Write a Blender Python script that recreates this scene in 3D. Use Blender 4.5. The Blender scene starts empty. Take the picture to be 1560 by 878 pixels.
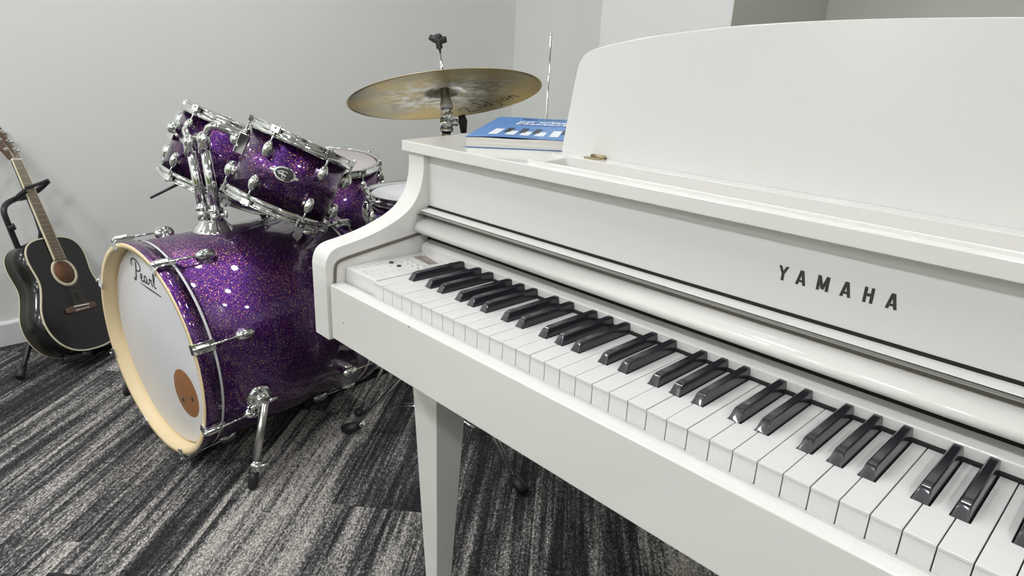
import bpy, bmesh, math, random
from mathutils import Vector, Matrix, Quaternion
PI = math.pi
random.seed(7)
S = bpy.context.scene
COL = S.collection
ZF = 0.737                      # key tops above the floor

# ------------------------------------------------------------------ camera
W, H = 1560, 878
cam_d = bpy.data.cameras.new('camera')
cam = bpy.data.objects.new('camera', cam_d)
COL.objects.link(cam)
yaw, pitch, roll = 0.79404, -0.33297, 0.04431
fwd = Vector((-math.sin(yaw) * math.cos(pitch), math.cos(yaw) * math.cos(pitch), math.sin(pitch)))
rt = Vector((math.cos(yaw), math.sin(yaw), 0))
upv = rt.cross(fwd)
r2 = rt * math.cos(roll) + upv * math.sin(roll)
u2 = -rt * math.sin(roll) + upv * math.cos(roll)
cam.matrix_world = Matrix(((r2.x, u2.x, -fwd.x, 0.81616), (r2.y, u2.y, -fwd.y, -0.51223), (r2.z, u2.z, -fwd.z, 0.32553 + ZF), (0, 0, 0, 1)))
cam_d.sensor_width = 36
cam_d.lens = 36 * 1015.06 / W
cam_d.clip_start = 0.01
S.camera = cam

# ------------------------------------------------------------------ light and exposure
S.view_settings.view_transform = 'Standard'
S.view_settings.look = 'None'
S.view_settings.gamma = 1
S.view_settings.use_curve_mapping = False
S.view_settings.exposure = -0.28
w = bpy.data.worlds.new('world')
S.world = w
w.use_nodes = True
w.node_tree.nodes['Background'].inputs[0].default_value = (0.80, 0.85, 0.76, 1)
w.node_tree.nodes['Background'].inputs[1].default_value = 0.35

CEIL = 2.62
PANELS = [(-1.35, -1.70, 1), (0.45, -1.75, 1), (2.20, -1.70, 1), (-1.25, 0.55, 0), (0.55, 0.95, 0), (2.20, 0.30, 0), (-0.55, -0.55, 0), (-0.75, -2.90, 0), (1.30, -2.90, 0)]  # last three are added fills for the left wall, legs, floor and drums
E_KEY, E_BACK = 170, 74

# ------------------------------------------------------------------ materials
def mat(name, col, rough=0.5, metal=0.0, coat=0.0, spec=0.5, emit=None, estr=0):
    m = bpy.data.materials.new(name); m.use_nodes = True
    p = m.node_tree.nodes['Principled BSDF']
    p.inputs['Base Color'].default_value = (*col, 1)
    p.inputs['Roughness'].default_value = rough
    p.inputs['Metallic'].default_value = metal
    p.inputs['Coat Weight'].default_value = coat
    p.inputs['Coat Roughness'].default_value = 0.04
    p.inputs['Specular IOR Level'].default_value = spec
    if emit:
        p.inputs['Emission Color'].default_value = (*emit, 1)
        p.inputs['Emission Strength'].default_value = estr
    return m
class NT:
    def __init__(s, m): s.t = m.node_tree; s.p = s.t.nodes['Principled BSDF']
    def n(s, typ, **kw):
        x = s.t.nodes.new(typ)
        for k, v in kw.items():
            if k.startswith('i_'):
                key = k[2:].replace('_', ' ')
                x.inputs[int(key) if key.isdigit() else key].default_value = v
            else: setattr(x, k, v)
        return x
    def l(s, a, b): s.t.links.new(a, b)
    def ramp(s, fac, stops, interp='LINEAR'):
        r = s.n('ShaderNodeValToRGB'); r.color_ramp.interpolation = interp
        e = r.color_ramp.elements
        while len(e) > 1: e.remove(e[-1])
        e[0].position = stops[0][0]; e[0].color = (*stops[0][1], 1)
        for pos, c in stops[1:]:
            q = e.new(pos); q.color = (*c, 1)
        s.l(fac, r.inputs[0]); return r.outputs[0]
    def math(s, op, a, b=None, c=None, clamp=False):
        x = s.n('ShaderNodeMath', operation=op, use_clamp=clamp)
        for i, v in enumerate((a, b, c)):
            if v is None: continue
            if isinstance(v, (int, float)): x.inputs[i].default_value = v
            else: s.l(v, x.inputs[i])
        return x.outputs[0]
    def mix(s, f, a, b, mode='MIX'):
        x = s.n('ShaderNodeMix', data_type='RGBA', blend_type=mode)
        for i, v in ((0, f), (6, a), (7, b)):
            if isinstance(v, (int, float)): x.inputs[i].default_value = v
            elif isinstance(v, tuple): x.inputs[i].default_value = (*v, 1)
            else: s.l(v, x.inputs[i])
        return x.outputs[2]

M = {}
M['piano'] = mat('white_lacquer', (0.80, 0.785, 0.755), 0.16, coat=0.5)
M['piano_panel'] = mat('white_satin_lacquer', (0.71, 0.70, 0.68), 0.30, coat=0.25)
M['white_key'] = mat('white_key_plastic', (0.70, 0.70, 0.685), 0.22, coat=0.3)
M['black_key'] = mat('black_key_plastic', (0.022, 0.022, 0.028), 0.24, coat=0.6)
M['felt'] = mat('dark_felt', (0.012, 0.011, 0.011), 0.9)
M['slot'] = mat('guide_slot', (0.16, 0.145, 0.125), 0.6)  # also colours the recess shade strip under the fallboard flap
M['chrome'] = mat('chrome', (0.83, 0.84, 0.83), 0.09, metal=1)
M['steel'] = mat('satin_steel', (0.62, 0.61, 0.585), 0.28, metal=1)
M['brass'] = mat('aged_brass', (0.42, 0.36, 0.22), 0.35, metal=1)
M['black'] = mat('black_rubber', (0.018, 0.018, 0.02), 0.45)
M['black_metal'] = mat('black_metal', (0.02, 0.02, 0.022), 0.35)
M['ink'] = mat('dark_ink', (0.035, 0.034, 0.034), 0.5)
M['grey_ink'] = mat('grey_ink', (0.42, 0.42, 0.42), 0.6)
M['lcd'] = mat('display_window', (0.27, 0.215, 0.19), 0.15, coat=0.5)
M['head'] = mat('white_drum_head', (0.78, 0.78, 0.81), 0.32)
M['head2'] = mat('clear_drum_head', (0.62, 0.57, 0.56), 0.3)
M['ring'] = mat('white_collar', (0.82, 0.80, 0.84), 0.25)
M['hoopwood'] = mat('maple_hoop', (0.90, 0.72, 0.44), 0.42)
M['bearing'] = mat('pink_maple_edge', (0.80, 0.60, 0.47), 0.45)
M['guitar'] = mat('black_guitar_lacquer', (0.010, 0.010, 0.010), 0.22, coat=0.2, spec=0.35)
M['cream'] = mat('cream_binding', (0.76, 0.70, 0.50), 0.4)
M['rosewood'] = mat('rosewood', (0.13, 0.075, 0.05), 0.5)
M['fretwood'] = mat('fretboard_wood_sheen', (0.21, 0.145, 0.085), 0.35, coat=0.4)  # brown lightened to stand in for gloss reflection
M['hole'] = mat('soundhole_wood', (0.16, 0.06, 0.025), 0.6)
M['string'] = mat('guitar_string', (0.55, 0.5, 0.42), 0.35, metal=1)
M['bone'] = mat('bone_saddle', (0.88, 0.86, 0.80), 0.4)
M['neckwood'] = mat('neck_wood', (0.40, 0.26, 0.14), 0.4)
M['sticker'] = mat('port_sticker', (0.30, 0.125, 0.045), 0.5)
M['column'] = mat('white_column', (0.90, 0.90, 0.895), 0.5)  # lighter tone than the walls
M['base'] = mat('baseboard_paint', (0.80, 0.80, 0.80), 0.35)
M['ceil'] = mat('ceiling_paint', (0.78, 0.78, 0.76), 0.8)
M['light_key'] = mat('bright_downlight', (1, 1, 1), 0.5, emit=(0.975, 0.985, 1.0), estr=E_KEY)
M['light_back'] = mat('downlight_and_fill', (1, 1, 1), 0.5, emit=(0.975, 0.985, 1.0), estr=E_BACK)  # shared by the added fill discs
M['green'] = mat('green_reflection_board', (0.17, 0.23, 0.035), 0.8)  # colour for an added board that the chrome reflects
M['darkboard'] = mat('charcoal_reflection_board', (0.035, 0.035, 0.035), 0.7)  # colour for an added board that darkens chrome reflections

# painted wall with faint roller texture
def wallmat(name, col):
    m = mat(name, col, 0.6); t = NT(m)
    no = t.n('ShaderNodeTexNoise', i_Scale=260.0, i_Detail=2.0)
    tc = t.n('ShaderNodeTexCoord'); t.l(tc.outputs['Object'], no.inputs['Vector'])
    b = t.n('ShaderNodeBump', i_Strength=0.06, i_Distance=0.001)
    t.l(no.outputs[0], b.inputs['Height']); t.l(b.outputs[0], t.p.inputs['Normal'])
    return m
M['wall'] = wallmat('wall_paint', (0.84, 0.845, 0.82))
M['wall_g'] = wallmat('sage_wall', (0.70, 0.705, 0.64))

# purple sparkle wrap
def sparkle():
    m = mat('purple_glitter_wrap', (0.05, 0.01, 0.09), 0.30, metal=0.85, coat=1.0); t = NT(m)
    t.p.inputs['Coat Roughness'].default_value = 0.03
    tc = t.n('ShaderNodeTexCoord')
    v = t.n('ShaderNodeTexVoronoi', i_Scale=650.0); t.l(tc.outputs['Object'], v.inputs['Vector'])
    sep = t.n('ShaderNodeSeparateColor'); t.l(v.outputs['Color'], sep.inputs[0])
    col = t.ramp(sep.outputs[0], [(0, (0.024, 0.004, 0.090)), (0.50, (0.036, 0.006, 0.12)), (0.80, (0.080, 0.010, 0.16)), (0.91, (0.26, 0.035, 0.17)), (0.965, (0.55, 0.25, 0.11)), (1, (0.78, 0.50, 0.18))])
    t.l(col, t.p.inputs['Base Color'])
    g = t.n('ShaderNodeNewGeometry')
    sub = t.n('ShaderNodeVectorMath', operation='SUBTRACT'); t.l(v.outputs['Color'], sub.inputs[0]); sub.inputs[1].default_value = (0.5, 0.5, 0.5)
    sc = t.n('ShaderNodeVectorMath', operation='SCALE'); t.l(sub.outputs[0], sc.inputs[0]); sc.inputs['Scale'].default_value = 0.32
    ad = t.n('ShaderNodeVectorMath', operation='ADD'); t.l(g.outputs['Normal'], ad.inputs[0]); t.l(sc.outputs[0], ad.inputs[1])
    nm = t.n('ShaderNodeVectorMath', operation='NORMALIZE'); t.l(ad.outputs[0], nm.inputs[0])
    t.l(nm.outputs[0], t.p.inputs['Normal'])
    return m
M['purple'] = sparkle()

# cymbal bronze: lathe rings, hammer bumps, mottled grey-gold tone, paler around the bell
def bronze():
    m = mat('hammered_bronze', (0.6, 0.5, 0.25), 0.34, metal=1); t = NT(m)
    tc = t.n('ShaderNodeTexCoord')
    sx = t.n('ShaderNodeSeparateXYZ'); t.l(tc.outputs['Object'], sx.inputs[0])
    r = t.math('SQRT', t.math('ADD', t.math('MULTIPLY', sx.outputs[0], sx.outputs[0]), t.math('MULTIPLY', sx.outputs[1], sx.outputs[1])))
    no = t.n('ShaderNodeTexNoise', i_Scale=40.0, i_Detail=6.0, i_Distortion=0.2); t.l(tc.outputs['Object'], no.inputs['Vector'])
    n2 = t.n('ShaderNodeTexNoise', i_Scale=5.0, i_Detail=2.0); t.l(tc.outputs['Object'], n2.inputs['Vector'])
    base = t.ramp(n2.outputs[0], [(0.35, (0.40, 0.37, 0.27)), (0.62, (0.72, 0.55, 0.19))])
    f = t.math('MULTIPLY', t.ramp(no.outputs[0], [(0.42, (0, 0, 0)), (0.6, (1, 1, 1))]), t.ramp(r, [(0.10, (1, 1, 1)), (0.18, (0, 0, 0))]))
    c = t.mix(f, base, (0.92, 0.89, 0.80))
    t.l(c, t.p.inputs['Base Color'])
    wv = t.n('ShaderNodeMath', operation='SINE'); t.l(t.math('MULTIPLY', r, 1500.0), wv.inputs[0])
    b = t.n('ShaderNodeBump', i_Strength=0.10, i_Distance=0.0006); t.l(wv.outputs[0], b.inputs['Height'])
    b2 = t.n('ShaderNodeBump', i_Strength=0.5, i_Distance=0.003); t.l(no.outputs[0], b2.inputs['Height']); t.l(b.outputs[0], b2.inputs['Normal'])
    t.l(b2.outputs[0], t.p.inputs['Normal'])
    return m
M['bronze'] = bronze()

# carpet planks with streaks
def carpet():
    m = mat('striated_carpet_planks', (0.1, 0.1, 0.1), 0.95, spec=0.15); t = NT(m)
    tc = t.n('ShaderNodeTexCoord')
    mp = t.n('ShaderNodeMapping', vector_type='POINT'); mp.inputs['Rotation'].default_value = (0, 0, math.radians(-131.0))
    t.l(tc.outputs['Object'], mp.inputs[0])
    s = t.n('ShaderNodeSeparateXYZ'); t.l(mp.outputs[0], s.inputs[0])
    X, Y = s.outputs[0], s.outputs[1]          # X along the streaks
    row = t.math('FLOOR', t.math('DIVIDE', Y, 0.25))
    wn0 = t.n('ShaderNodeTexWhiteNoise', noise_dimensions='1D'); t.l(row, wn0.inputs['W'])
    xs = t.math('ADD', t.math('DIVIDE', X, 1.0), wn0.outputs[0])
    colu = t.math('FLOOR', xs)
    cv = t.n('ShaderNodeCombineXYZ'); t.l(row, cv.inputs[0]); t.l(colu, cv.inputs[1])
    wn = t.n('ShaderNodeTexWhiteNoise', noise_dimensions='2D'); t.l(cv.outputs[0], wn.inputs['Vector'])
    pr = wn.outputs[0]
    def streak(sx, sy, off, det=3.0, rough=0.6):
        c = t.n('ShaderNodeCombineXYZ'); t.l(t.math('MULTIPLY', X, sx), c.inputs[0]); t.l(t.math('MULTIPLY', Y, sy), c.inputs[1])
        t.l(t.math('ADD', t.math('MULTIPLY', pr, 37.0), off), c.inputs[2])
        n = t.n('ShaderNodeTexNoise', i_Scale=1.0, i_Detail=det, i_Roughness=rough); t.l(c.outputs[0], n.inputs['Vector'])
        return n.outputs[0]
    a = streak(2.0, 48, 0.0)
    b = streak(0.9, 11, 9.0, 2.0)
    c3 = streak(4, 150, 3.0, 1.0)
    comb = t.math('ADD', t.math('MULTIPLY', a, 0.55), t.math('ADD', t.math('MULTIPLY', b, 0.40), t.math('MULTIPLY', c3, 0.25)))
    comb = t.math('ADD', comb, t.math('MULTIPLY', t.math('SUBTRACT', pr, 0.5), 0.20))
    # yarn loops
    lc = t.n('ShaderNodeCombineXYZ'); t.l(t.math('MULTIPLY', X, 190), lc.inputs[0]); t.l(t.math('MULTIPLY', Y, 330), lc.inputs[1])
    vo = t.n('ShaderNodeTexVoronoi', i_Scale=1.0); t.l(lc.outputs[0], vo.inputs['Vector'])
    vs = t.n('ShaderNodeSeparateColor'); t.l(vo.outputs['Color'], vs.inputs[0])
    comb = t.math('ADD', comb, t.math('MULTIPLY', t.math('SUBTRACT', vs.outputs[1], 0.5), 0.14))
    basec = t.ramp(comb, [(0.48, (0.030, 0.030, 0.033)), (0.56, (0.064, 0.062, 0.065)), (0.61, (0.118, 0.112, 0.110)), (0.66, (0.23, 0.225, 0.222)), (0.73, (0.50, 0.475, 0.435))])
    loop = t.ramp(vo.outputs['Distance'], [(0.15, (1.25, 1.25, 1.25)), (0.85, (0.30, 0.30, 0.30))])
    rnd = t.ramp(vs.outputs[0], [(0, (0.7, 0.7, 0.7)), (1, (1.4, 1.4, 1.4))])
    cc = t.mix(1.0, basec, rnd, 'MULTIPLY'); cc = t.mix(0.85, cc, loop, 'MULTIPLY')
    t.l(cc, t.p.inputs['Base Color'])
    bp = t.n('ShaderNodeBump', i_Strength=0.6, i_Distance=0.002, invert=True); t.l(vo.outputs['Distance'], bp.inputs['Height'])
    t.l(bp.outputs[0], t.p.inputs['Normal'])
    return m
M['carpet'] = carpet()

# ------------------------------------------------------------------ mesh helpers
def basis_from(d):
    d = Vector(d).normalized()
    a = Vector((0, 0, 1)).cross(d)
    if a.length < 1e-4: a = Vector((1, 0, 0))
    a.normalize()
    return a, d.cross(a), d

class MB:
    def __init__(s): s.v = []; s.f = []; s.sm = []
    def add(s, vs, fs, smooth=False):
        o = len(s.v); s.v += [tuple(v) for v in vs]
        s.f += [tuple(i + o for i in f) for f in fs]; s.sm += [smooth] * len(fs)
        return s
    def box(s, x0, x1, y0, y1, z0, z1):
        vs = [(x, y, z) for x in (x0, x1) for y in (y0, y1) for z in (z0, z1)]
        return s.add(vs, [(0, 1, 3, 2), (4, 6, 7, 5), (0, 4, 5, 1), (2, 3, 7, 6), (0, 2, 6, 4), (1, 5, 7, 3)])
    def obox(s, c, ax, ay, az):        # oriented box, half vectors
        c = Vector(c); ax, ay, az = Vector(ax), Vector(ay), Vector(az)
        vs = [c + ax * i + ay * j + az * k for i in (-1, 1) for j in (-1, 1) for k in (-1, 1)]
        return s.add(vs, [(0, 1, 3, 2), (4, 6, 7, 5), (0, 4, 5, 1), (2, 3, 7, 6), (0, 2, 6, 4), (1, 5, 7, 3)])
    def prism(s, poly, f0, f1, smooth=False):   # poly 2D; f0,f1 map 2D->3D
        n = len(poly)
        vs = [f0(*p) for p in poly] + [f1(*p) for p in poly]
        fs = [tuple(range(n))[::-1], tuple(range(n, 2 * n))]
        s.add(vs, fs); o = len(s.v) - 2 * n
        for i in range(n):
            j = (i + 1) % n
            s.f.append((o + i, o + j, o + n + j, o + n + i)); s.sm.append(smooth)
        return s
    def cyl(s, p0, p1, r0, r1=None, n=20, caps=True, smooth=True):
        r1 = r0 if r1 is None else r1
        p0, p1 = Vector(p0), Vector(p1); a, b, d = basis_from(p1 - p0)
        vs = []
        for p, r in ((p0, r0), (p1, r1)):
            for i in range(n):
                t = 2 * PI * i / n; vs.append(p + (a * math.cos(t) + b * math.sin(t)) * r)
        fs = [(i, (i + 1) % n, n + (i + 1) % n, n + i) for i in range(n)]
        s.add(vs, fs, smooth)
        if caps: s.add(vs, [tuple(range(n))[::-1], tuple(range(n, 2 * n))])
        return s
    def tube(s, pts, r, n=10, flat=1.0, smooth=True):
        pts = [Vector(p) for p in pts]; k = len(pts)
        rr = r if isinstance(r, (list, tuple)) else [r] * k
        d0 = (pts[1] - pts[0]).normalized(); a, b, _ = basis_from(d0)
        vs = []
        for i, p in enumerate(pts):
            if i == 0: d = pts[1] - pts[0]
            elif i == k - 1: d = pts[-1] - pts[-2]
            else: d = (pts[i + 1] - pts[i]).normalized() + (pts[i] - pts[i - 1]).normalized()
            d.normalize(); a = (a - d * a.dot(d)).normalized(); b = d.cross(a)
            for j in range(n):
                t = 2 * PI * j / n; vs.append(p + (a * math.cos(t) + b * math.sin(t) * flat) * rr[i])
        fs = [(i * n + j, i * n + (j + 1) % n, (i + 1) * n + (j + 1) % n, (i + 1) * n + j) for i in range(k - 1) for j in range(n)]
        s.add(vs, fs, smooth); s.add(vs, [tuple(range(n))[::-1], tuple(range((k - 1) * n, k * n))])
        return s
    def lathe(s, prof, o=(0, 0, 0), d=(0, 0, 1), n=48, smooth=True, closed=False, sx=1.0, sy=1.0):
        o = Vector(o); a, b, d = basis_from(d)
        if abs(d.z) > 0.9999: a, b = Vector((1, 0, 0)), Vector((0, 1, 0)) * (1 if d.z > 0 else -1)
        vs = []
        for r, z in prof:
            for i in range(n):
                t = 2 * PI * i / n; vs.append(o + d * z + (a * math.cos(t) * sx + b * math.sin(t) * sy) * r)
        k = len(prof); fs = []
        for q in range(k if closed else k - 1):
            q2 = (q + 1) % k
            for i in range(n): fs.append((q * n + i, q * n + (i + 1) % n, q2 * n + (i + 1) % n, q2 * n + i))
        return s.add(vs, fs, smooth)
    def ell(s, c, r, ax=None, n=16, m=10):     # ellipsoid; r=(rx,ry,rz), ax=(X,Y,Z) axes
        c = Vector(c); X, Y, Z = [Vector(v) for v in (ax or ((1, 0, 0), (0, 1, 0), (0, 0, 1)))]
        vs = []; fs = []
        for j in range(m + 1):
            ph = -PI / 2 + PI * j / m
            for i in range(n):
                t = 2 * PI * i / n
                vs.append(c + X * (r[0] * math.cos(ph) * math.cos(t)) + Y * (r[1] * math.cos(ph) * math.sin(t)) + Z * (r[2] * math.sin(ph)))
        for j in range(m):
            for i in range(n): fs.append((j * n + i, j * n + (i + 1) % n, (j + 1) * n + (i + 1) % n, (j + 1) * n + i))
        return s.add(vs, fs, True)
    def ribbon(s, pts, w, f, h=0.0006):        # flat stroke in a 2D plane mapped by f(x,y,z)
        n = len(pts); L = []; R = []
        for i, p in enumerate(pts):
            a = pts[max(i - 1, 0)]; b = pts[min(i + 1, n - 1)]
            dx, dy = b[0] - a[0], b[1] - a[1]; l = math.hypot(dx, dy) or 1
            ww = w[i] if isinstance(w, (list, tuple)) else w
            nx, ny = -dy / l * ww / 2, dx / l * ww / 2
            L.append((p[0] + nx, p[1] + ny)); R.append((p[0] - nx, p[1] - ny))
        for i in range(n - 1):
            q = [R[i], R[i + 1], L[i + 1], L[i]]
            s.add([f(*p, h) for p in q] + [f(*p, 0) for p in q], [(0, 1, 2, 3), (7, 6, 5, 4), (0, 4, 5, 1), (2, 6, 7, 3), (1, 5, 6, 2), (3, 7, 4, 0)])
        return s
    def build(s, name, m, parent=None, off=(0, 0, 0), bevel=0, seg=2, auto=False):
        me = bpy.data.meshes.new(name)
        o_ = Vector(off)
        me.from_pydata([tuple(Vector(v) - o_) for v in s.v], [], s.f)
        me.polygons.foreach_set('use_smooth', s.sm)
        bm = bmesh.new(); bm.from_mesh(me)
        bmesh.ops.remove_doubles(bm, verts=bm.verts, dist=1e-6)
        bmesh.ops.recalc_face_normals(bm, faces=bm.faces)
        bm.to_mesh(me); bm.free()
        me.materials.append(m)
        o = bpy.data.objects.new(name, me); COL.objects.link(o)
        if parent is not None: o.parent = parent
        if bevel:
            b = o.modifiers.new('bevel', 'BEVEL'); b.width = bevel; b.segments = seg; b.limit_method = 'ANGLE'; b.angle_limit = math.radians(35)
            b.harden_normals = False
            for p in me.polygons: p.use_smooth = True
            o.modifiers.new('wn', 'WEIGHTED_NORMAL').keep_sharp = True
        return o

def thing(name, label, cat, loc=(0, 0, 0), rot=None, group=None):
    o = bpy.data.objects.new(name, None); COL.objects.link(o)
    o.empty_display_size = 0.05
    if rot is not None: o.matrix_world = Matrix.Translation(Vector(loc)) @ rot.to_4x4()
    else: o.location = loc
    tag(o, label, cat, group)
    return o
def tag(o, label, cat, group=None):
    o['label'] = label; o['category'] = cat
    if group: o['group'] = group
    return o
def struct(o): o['kind'] = 'structure'; return o

def smooth_poly(pts, it=2):      # Chaikin, open
    for _ in range(it):
        q = [pts[0]]
        for a, b in zip(pts[:-1], pts[1:]):
            q.append(tuple(a[i] * .75 + b[i] * .25 for i in range(len(a)))); q.append(tuple(a[i] * .25 + b[i] * .75 for i in range(len(a))))
        q.append(pts[-1]); pts = q
    return pts

# ------------------------------------------------------------------ room
XL, YB, YD = -2.03, 2.22, 2.95
XR, YF = 3.3, -3.2
CX0, CX1, CY = -1.245, -0.60, 2.0       # white column
struct(MB().box(XL - .1, XR + .1, YF - .1, YD + .1, -0.1, 0).build('floor', M['carpet']))
struct(MB().box(XL - .1, XR + .1, YF - .1, YD + .1, CEIL, CEIL + .1).build('ceiling', M['ceil']))
struct(MB().box(XL - .1, XL, YF, YD, 0, CEIL).build('wall_left', M['wall']))
struct(MB().box(XL, CX0 + .02, YB, YB + .1, 0, CEIL).build('wall_back', M['wall']))
struct(MB().box(CX0, CX1 - 0.004, CY, YD, 0, CEIL).build('trim_1', M['column']))
struct(MB().box(CX1 - 0.004, CX1, CY, YD, 0, CEIL).build('trim_2', M['wall_g']))  # right face of the column, in a darker greenish tone
struct(MB().box(CX1, XR, YD - 0.10, YD, 0, CEIL).build('wall_alcove', M['wall_g']))
struct(MB().box(XR, XR + .1, YF, YD, 0, CEIL).build('wall_right', M['wall_g']))
struct(MB().box(XL, XR, YF - .1, YF, 0, CEIL).build('wall_front', M['wall']))
struct(MB().box(-1.6, 2.9, YF, YF + .03, 0.25, 1.15).build('trim_3', M['green']))  # unseen board added to put green into the chrome reflections
struct(MB().box(XR - .03, XR, -2.6, 2.0, 0.1, 1.7).build('trim_4', M['darkboard']))  # unseen dark board added for contrast in the chrome
bb = MB().prism([(0, 0), (0.014, 0), (0.014, 0.080), (0.010, 0.086), (0, 0.088)], lambda x, z: (XL + x, YF, z), lambda x, z: (XL + x, YB, z))
struct(bb.build('baseboard_left', M['base']))
bb = MB().prism([(0, 0), (0.014, 0), (0.014, 0.080), (0.010, 0.086), (0, 0.088)], lambda y, z: (XL + .014, YB - y, z), lambda y, z: (CX0, YB - y, z))
struct(bb.build('baseboard_back', M['base']))
for k, (lx, ly, key_) in enumerate(PANELS):
    struct(MB().lathe([(0, 0), (.12, 0), (.125, .004), (.125, .0115)], (lx, ly, CEIL - .012), n=32).build('trim_%d' % (5 + k), M['light_key' if key_ else 'light_back']))

# ------------------------------------------------------------------ PIANO
P0 = Vector((0.611, 0.35, 0))
piano = thing('digital_piano', 'glossy white digital piano with open fallboard and arched music rest', 'piano', P0)
OFF = P0 - Vector((0, 0, ZF))
XA, XB = -0.088, 1.310       # inner faces of the cheeks
XO, XP = -0.131, 1.353       # outer faces
def pb(mb, name, m, bevel=0, seg=2, parent=None): return mb.build(name, m, parent or piano, OFF, bevel, seg)

# cheeks
prof = [(-0.031, -0.117), (-0.031, 0.004), (-0.0285, 0.018), (-0.021, 0.0295), (-0.008, 0.035), (0.020, 0.039), (0.055, 0.0465), (0.085, 0.0560), (0.110, 0.0665), (0.131, 0.0800), (0.1465, 0.1000), (0.1545, 0.1220), (0.158, 0.1450), (0.157, 0.1680), (0.30, 0.1680), (0.30, -0.117)]
pf = smooth_poly(prof[1:14], 2)
poly = [prof[0]] + pf + prof[14:]
for x0, x1 in ((XO, XA), (XB, XP)):
    pb(MB().prism(poly, lambda y, z: (x0, y, z), lambda y, z: (x1, y, z), smooth=False), 'cheek', M['piano'], 0.0065, 4)
# guide slot on the inner faces
gpath = smooth_poly([(-0.0165, -0.0215), (-0.0150, 0.0005), (-0.0125, 0.0090), (-0.0040, 0.0133), (0.0204, 0.0172), (0.168, 0.0366)], 1)
for x, sgn in ((XA, 1), (XB, -1)):
    f = lambda y, z, h: (x + sgn * h, y, z)
    pb(MB().ribbon(gpath, 0.0085, f, 0.0012), 'slot_trim', M['piano_panel'])
    pb(MB().ribbon(gpath, 0.0055, f, 0.0016), 'guide_slot', M['slot'])
# key slip and key bed
pb(MB().box(XA, XB, -0.025, -0.0032, -0.1145, -0.0225), 'key_slip', M['piano'], 0.0022, 3)
pb(MB().box(XA, XB, -0.0032, 0.30, -0.105, -0.030), 'key_bed', M['piano_panel'])
pb(MB().box(XA, XB, -0.0034, 0.0008, -0.0290, -0.0236), 'slip_step', M['piano_panel'])
# white keys
notes = 'A B C D E F G'.split()
blacks_after = {'A': 1, 'C': -1, 'D': 1, 'F': -1, 'G': 0}       # black key to the right of the note
offx = {'A': 0.0033, 'C': -0.0022, 'D': 0.0024, 'F': -0.0034, 'G': 0.0}
P = 0.0235
bl = []
for n in range(51):
    k = notes[n % 7]
    if k in blacks_after: bl.append((n, (n + 1) * P + offx[k]))
BW = 0.0066        # half clearance
for n in range(52):
    x0, x1 = n * P + 0.00045, (n + 1) * P - 0.00045
    xl, xr = x0, x1
    for m_, bx in bl:
        if m_ == n: xr = bx - BW - 0.0007
        if m_ == n - 1: xl = bx + BW + 0.0007
    poly = [(x0, 0), (x1, 0)]
    if xr < x1: poly += [(x1, 0.0485), (xr, 0.0485), (xr, 0.152)]
    else: poly += [(x1, 0.152)]
    if xl > x0: poly += [(xl, 0.152), (xl, 0.0485), (x0, 0.0485)]
    else: poly += [(x0, 0.152)]
    mb = MB().prism(poly, lambda x, y: (x, y, -0.0032), lambda x, y: (x, y, 0.0))
    mb.box(x0, x1, 0.0009, 0.046, -0.024, -0.0030)
    o = pb(mb, 'white_key', M['white_key'], 0.0006, 2)
    bm = bmesh.new(); bm.from_mesh(o.data)      # lengthwise play is real: tiny height scatter between keys
    dz = random.uniform(-0.00022, 0.00022)
    for v in bm.verts: v.co.z += dz
    bm.to_mesh(o.data); bm.free()
# black keys
def bk_section(t):   # half widths bottom/top and heights
    return t
for m_, bx in bl:
    # stations along y: (y, z_top, half_top, half_bottom)
    z0 = -0.004
    st = [(0.0478, 0.0000, 0.0060, 0.0062), (0.0488, 0.0016, 0.0058, 0.0062), (0.0520, 0.0070, 0.0050, 0.0062), (0.0538, 0.0098, 0.0047, 0.0062), (0.0560, 0.0113, 0.0045, 0.0062), (0.0600, 0.0120, 0.0045, 0.0062), (0.152, 0.0125, 0.0045, 0.0062)]
    vs = []; n = 10
    for y, zt, ht, hb in st:
        zt2 = zt
        sec = [(-hb, z0), (-hb, -0.0005), (-(ht + (hb - ht) * 0.25), zt2 * 0.70), (-ht, zt2 - min(0.0012, 0.2 * zt)), (-ht * 0.72, zt2), (ht * 0.72, zt2), (ht, zt2 - min(0.0012, 0.2 * zt)), ((ht + (hb - ht) * 0.25), zt2 * 0.70), (hb, -0.0005), (hb, z0)]
        vs += [(bx + sx, y, sz) for sx, sz in sec]
    k = len(st); fs = []
    for i in range(k - 1):
        for j in range(n):
            fs.append((i * n + j, i * n + (j + 1) % n, (i + 1) * n + (j + 1) % n, (i + 1) * n + j))
    fs += [tuple(range(n))[::-1], tuple(range((k - 1) * n, k * n))]
    mb = MB().add(vs, fs, False)
    pb(mb, 'black_key', M['black_key'], 0.0007, 2)
# felt strip behind keys and the block above it
pb(MB().box(-0.002, 1.224, 0.1445, 0.1515, -0.004, 0.0028), 'felt_strip', M['felt'])
pb(MB().prism([(0.1495, -0.0035), (0.1495, 0.0128), (0.1512, 0.0152), (0.1545, 0.0168), (0.167, 0.0225), (0.175, 0.0225), (0.175, -0.0035)], lambda y, z: (XA + .004, y, z), lambda y, z: (XB - .004, y, z)), 'key_rail', M['piano_panel'], 0.0008, 2)
pb(MB().box(XA, XB, 0.166, 0.175, 0.0, 0.080), 'backing_board', M['felt'])
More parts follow.
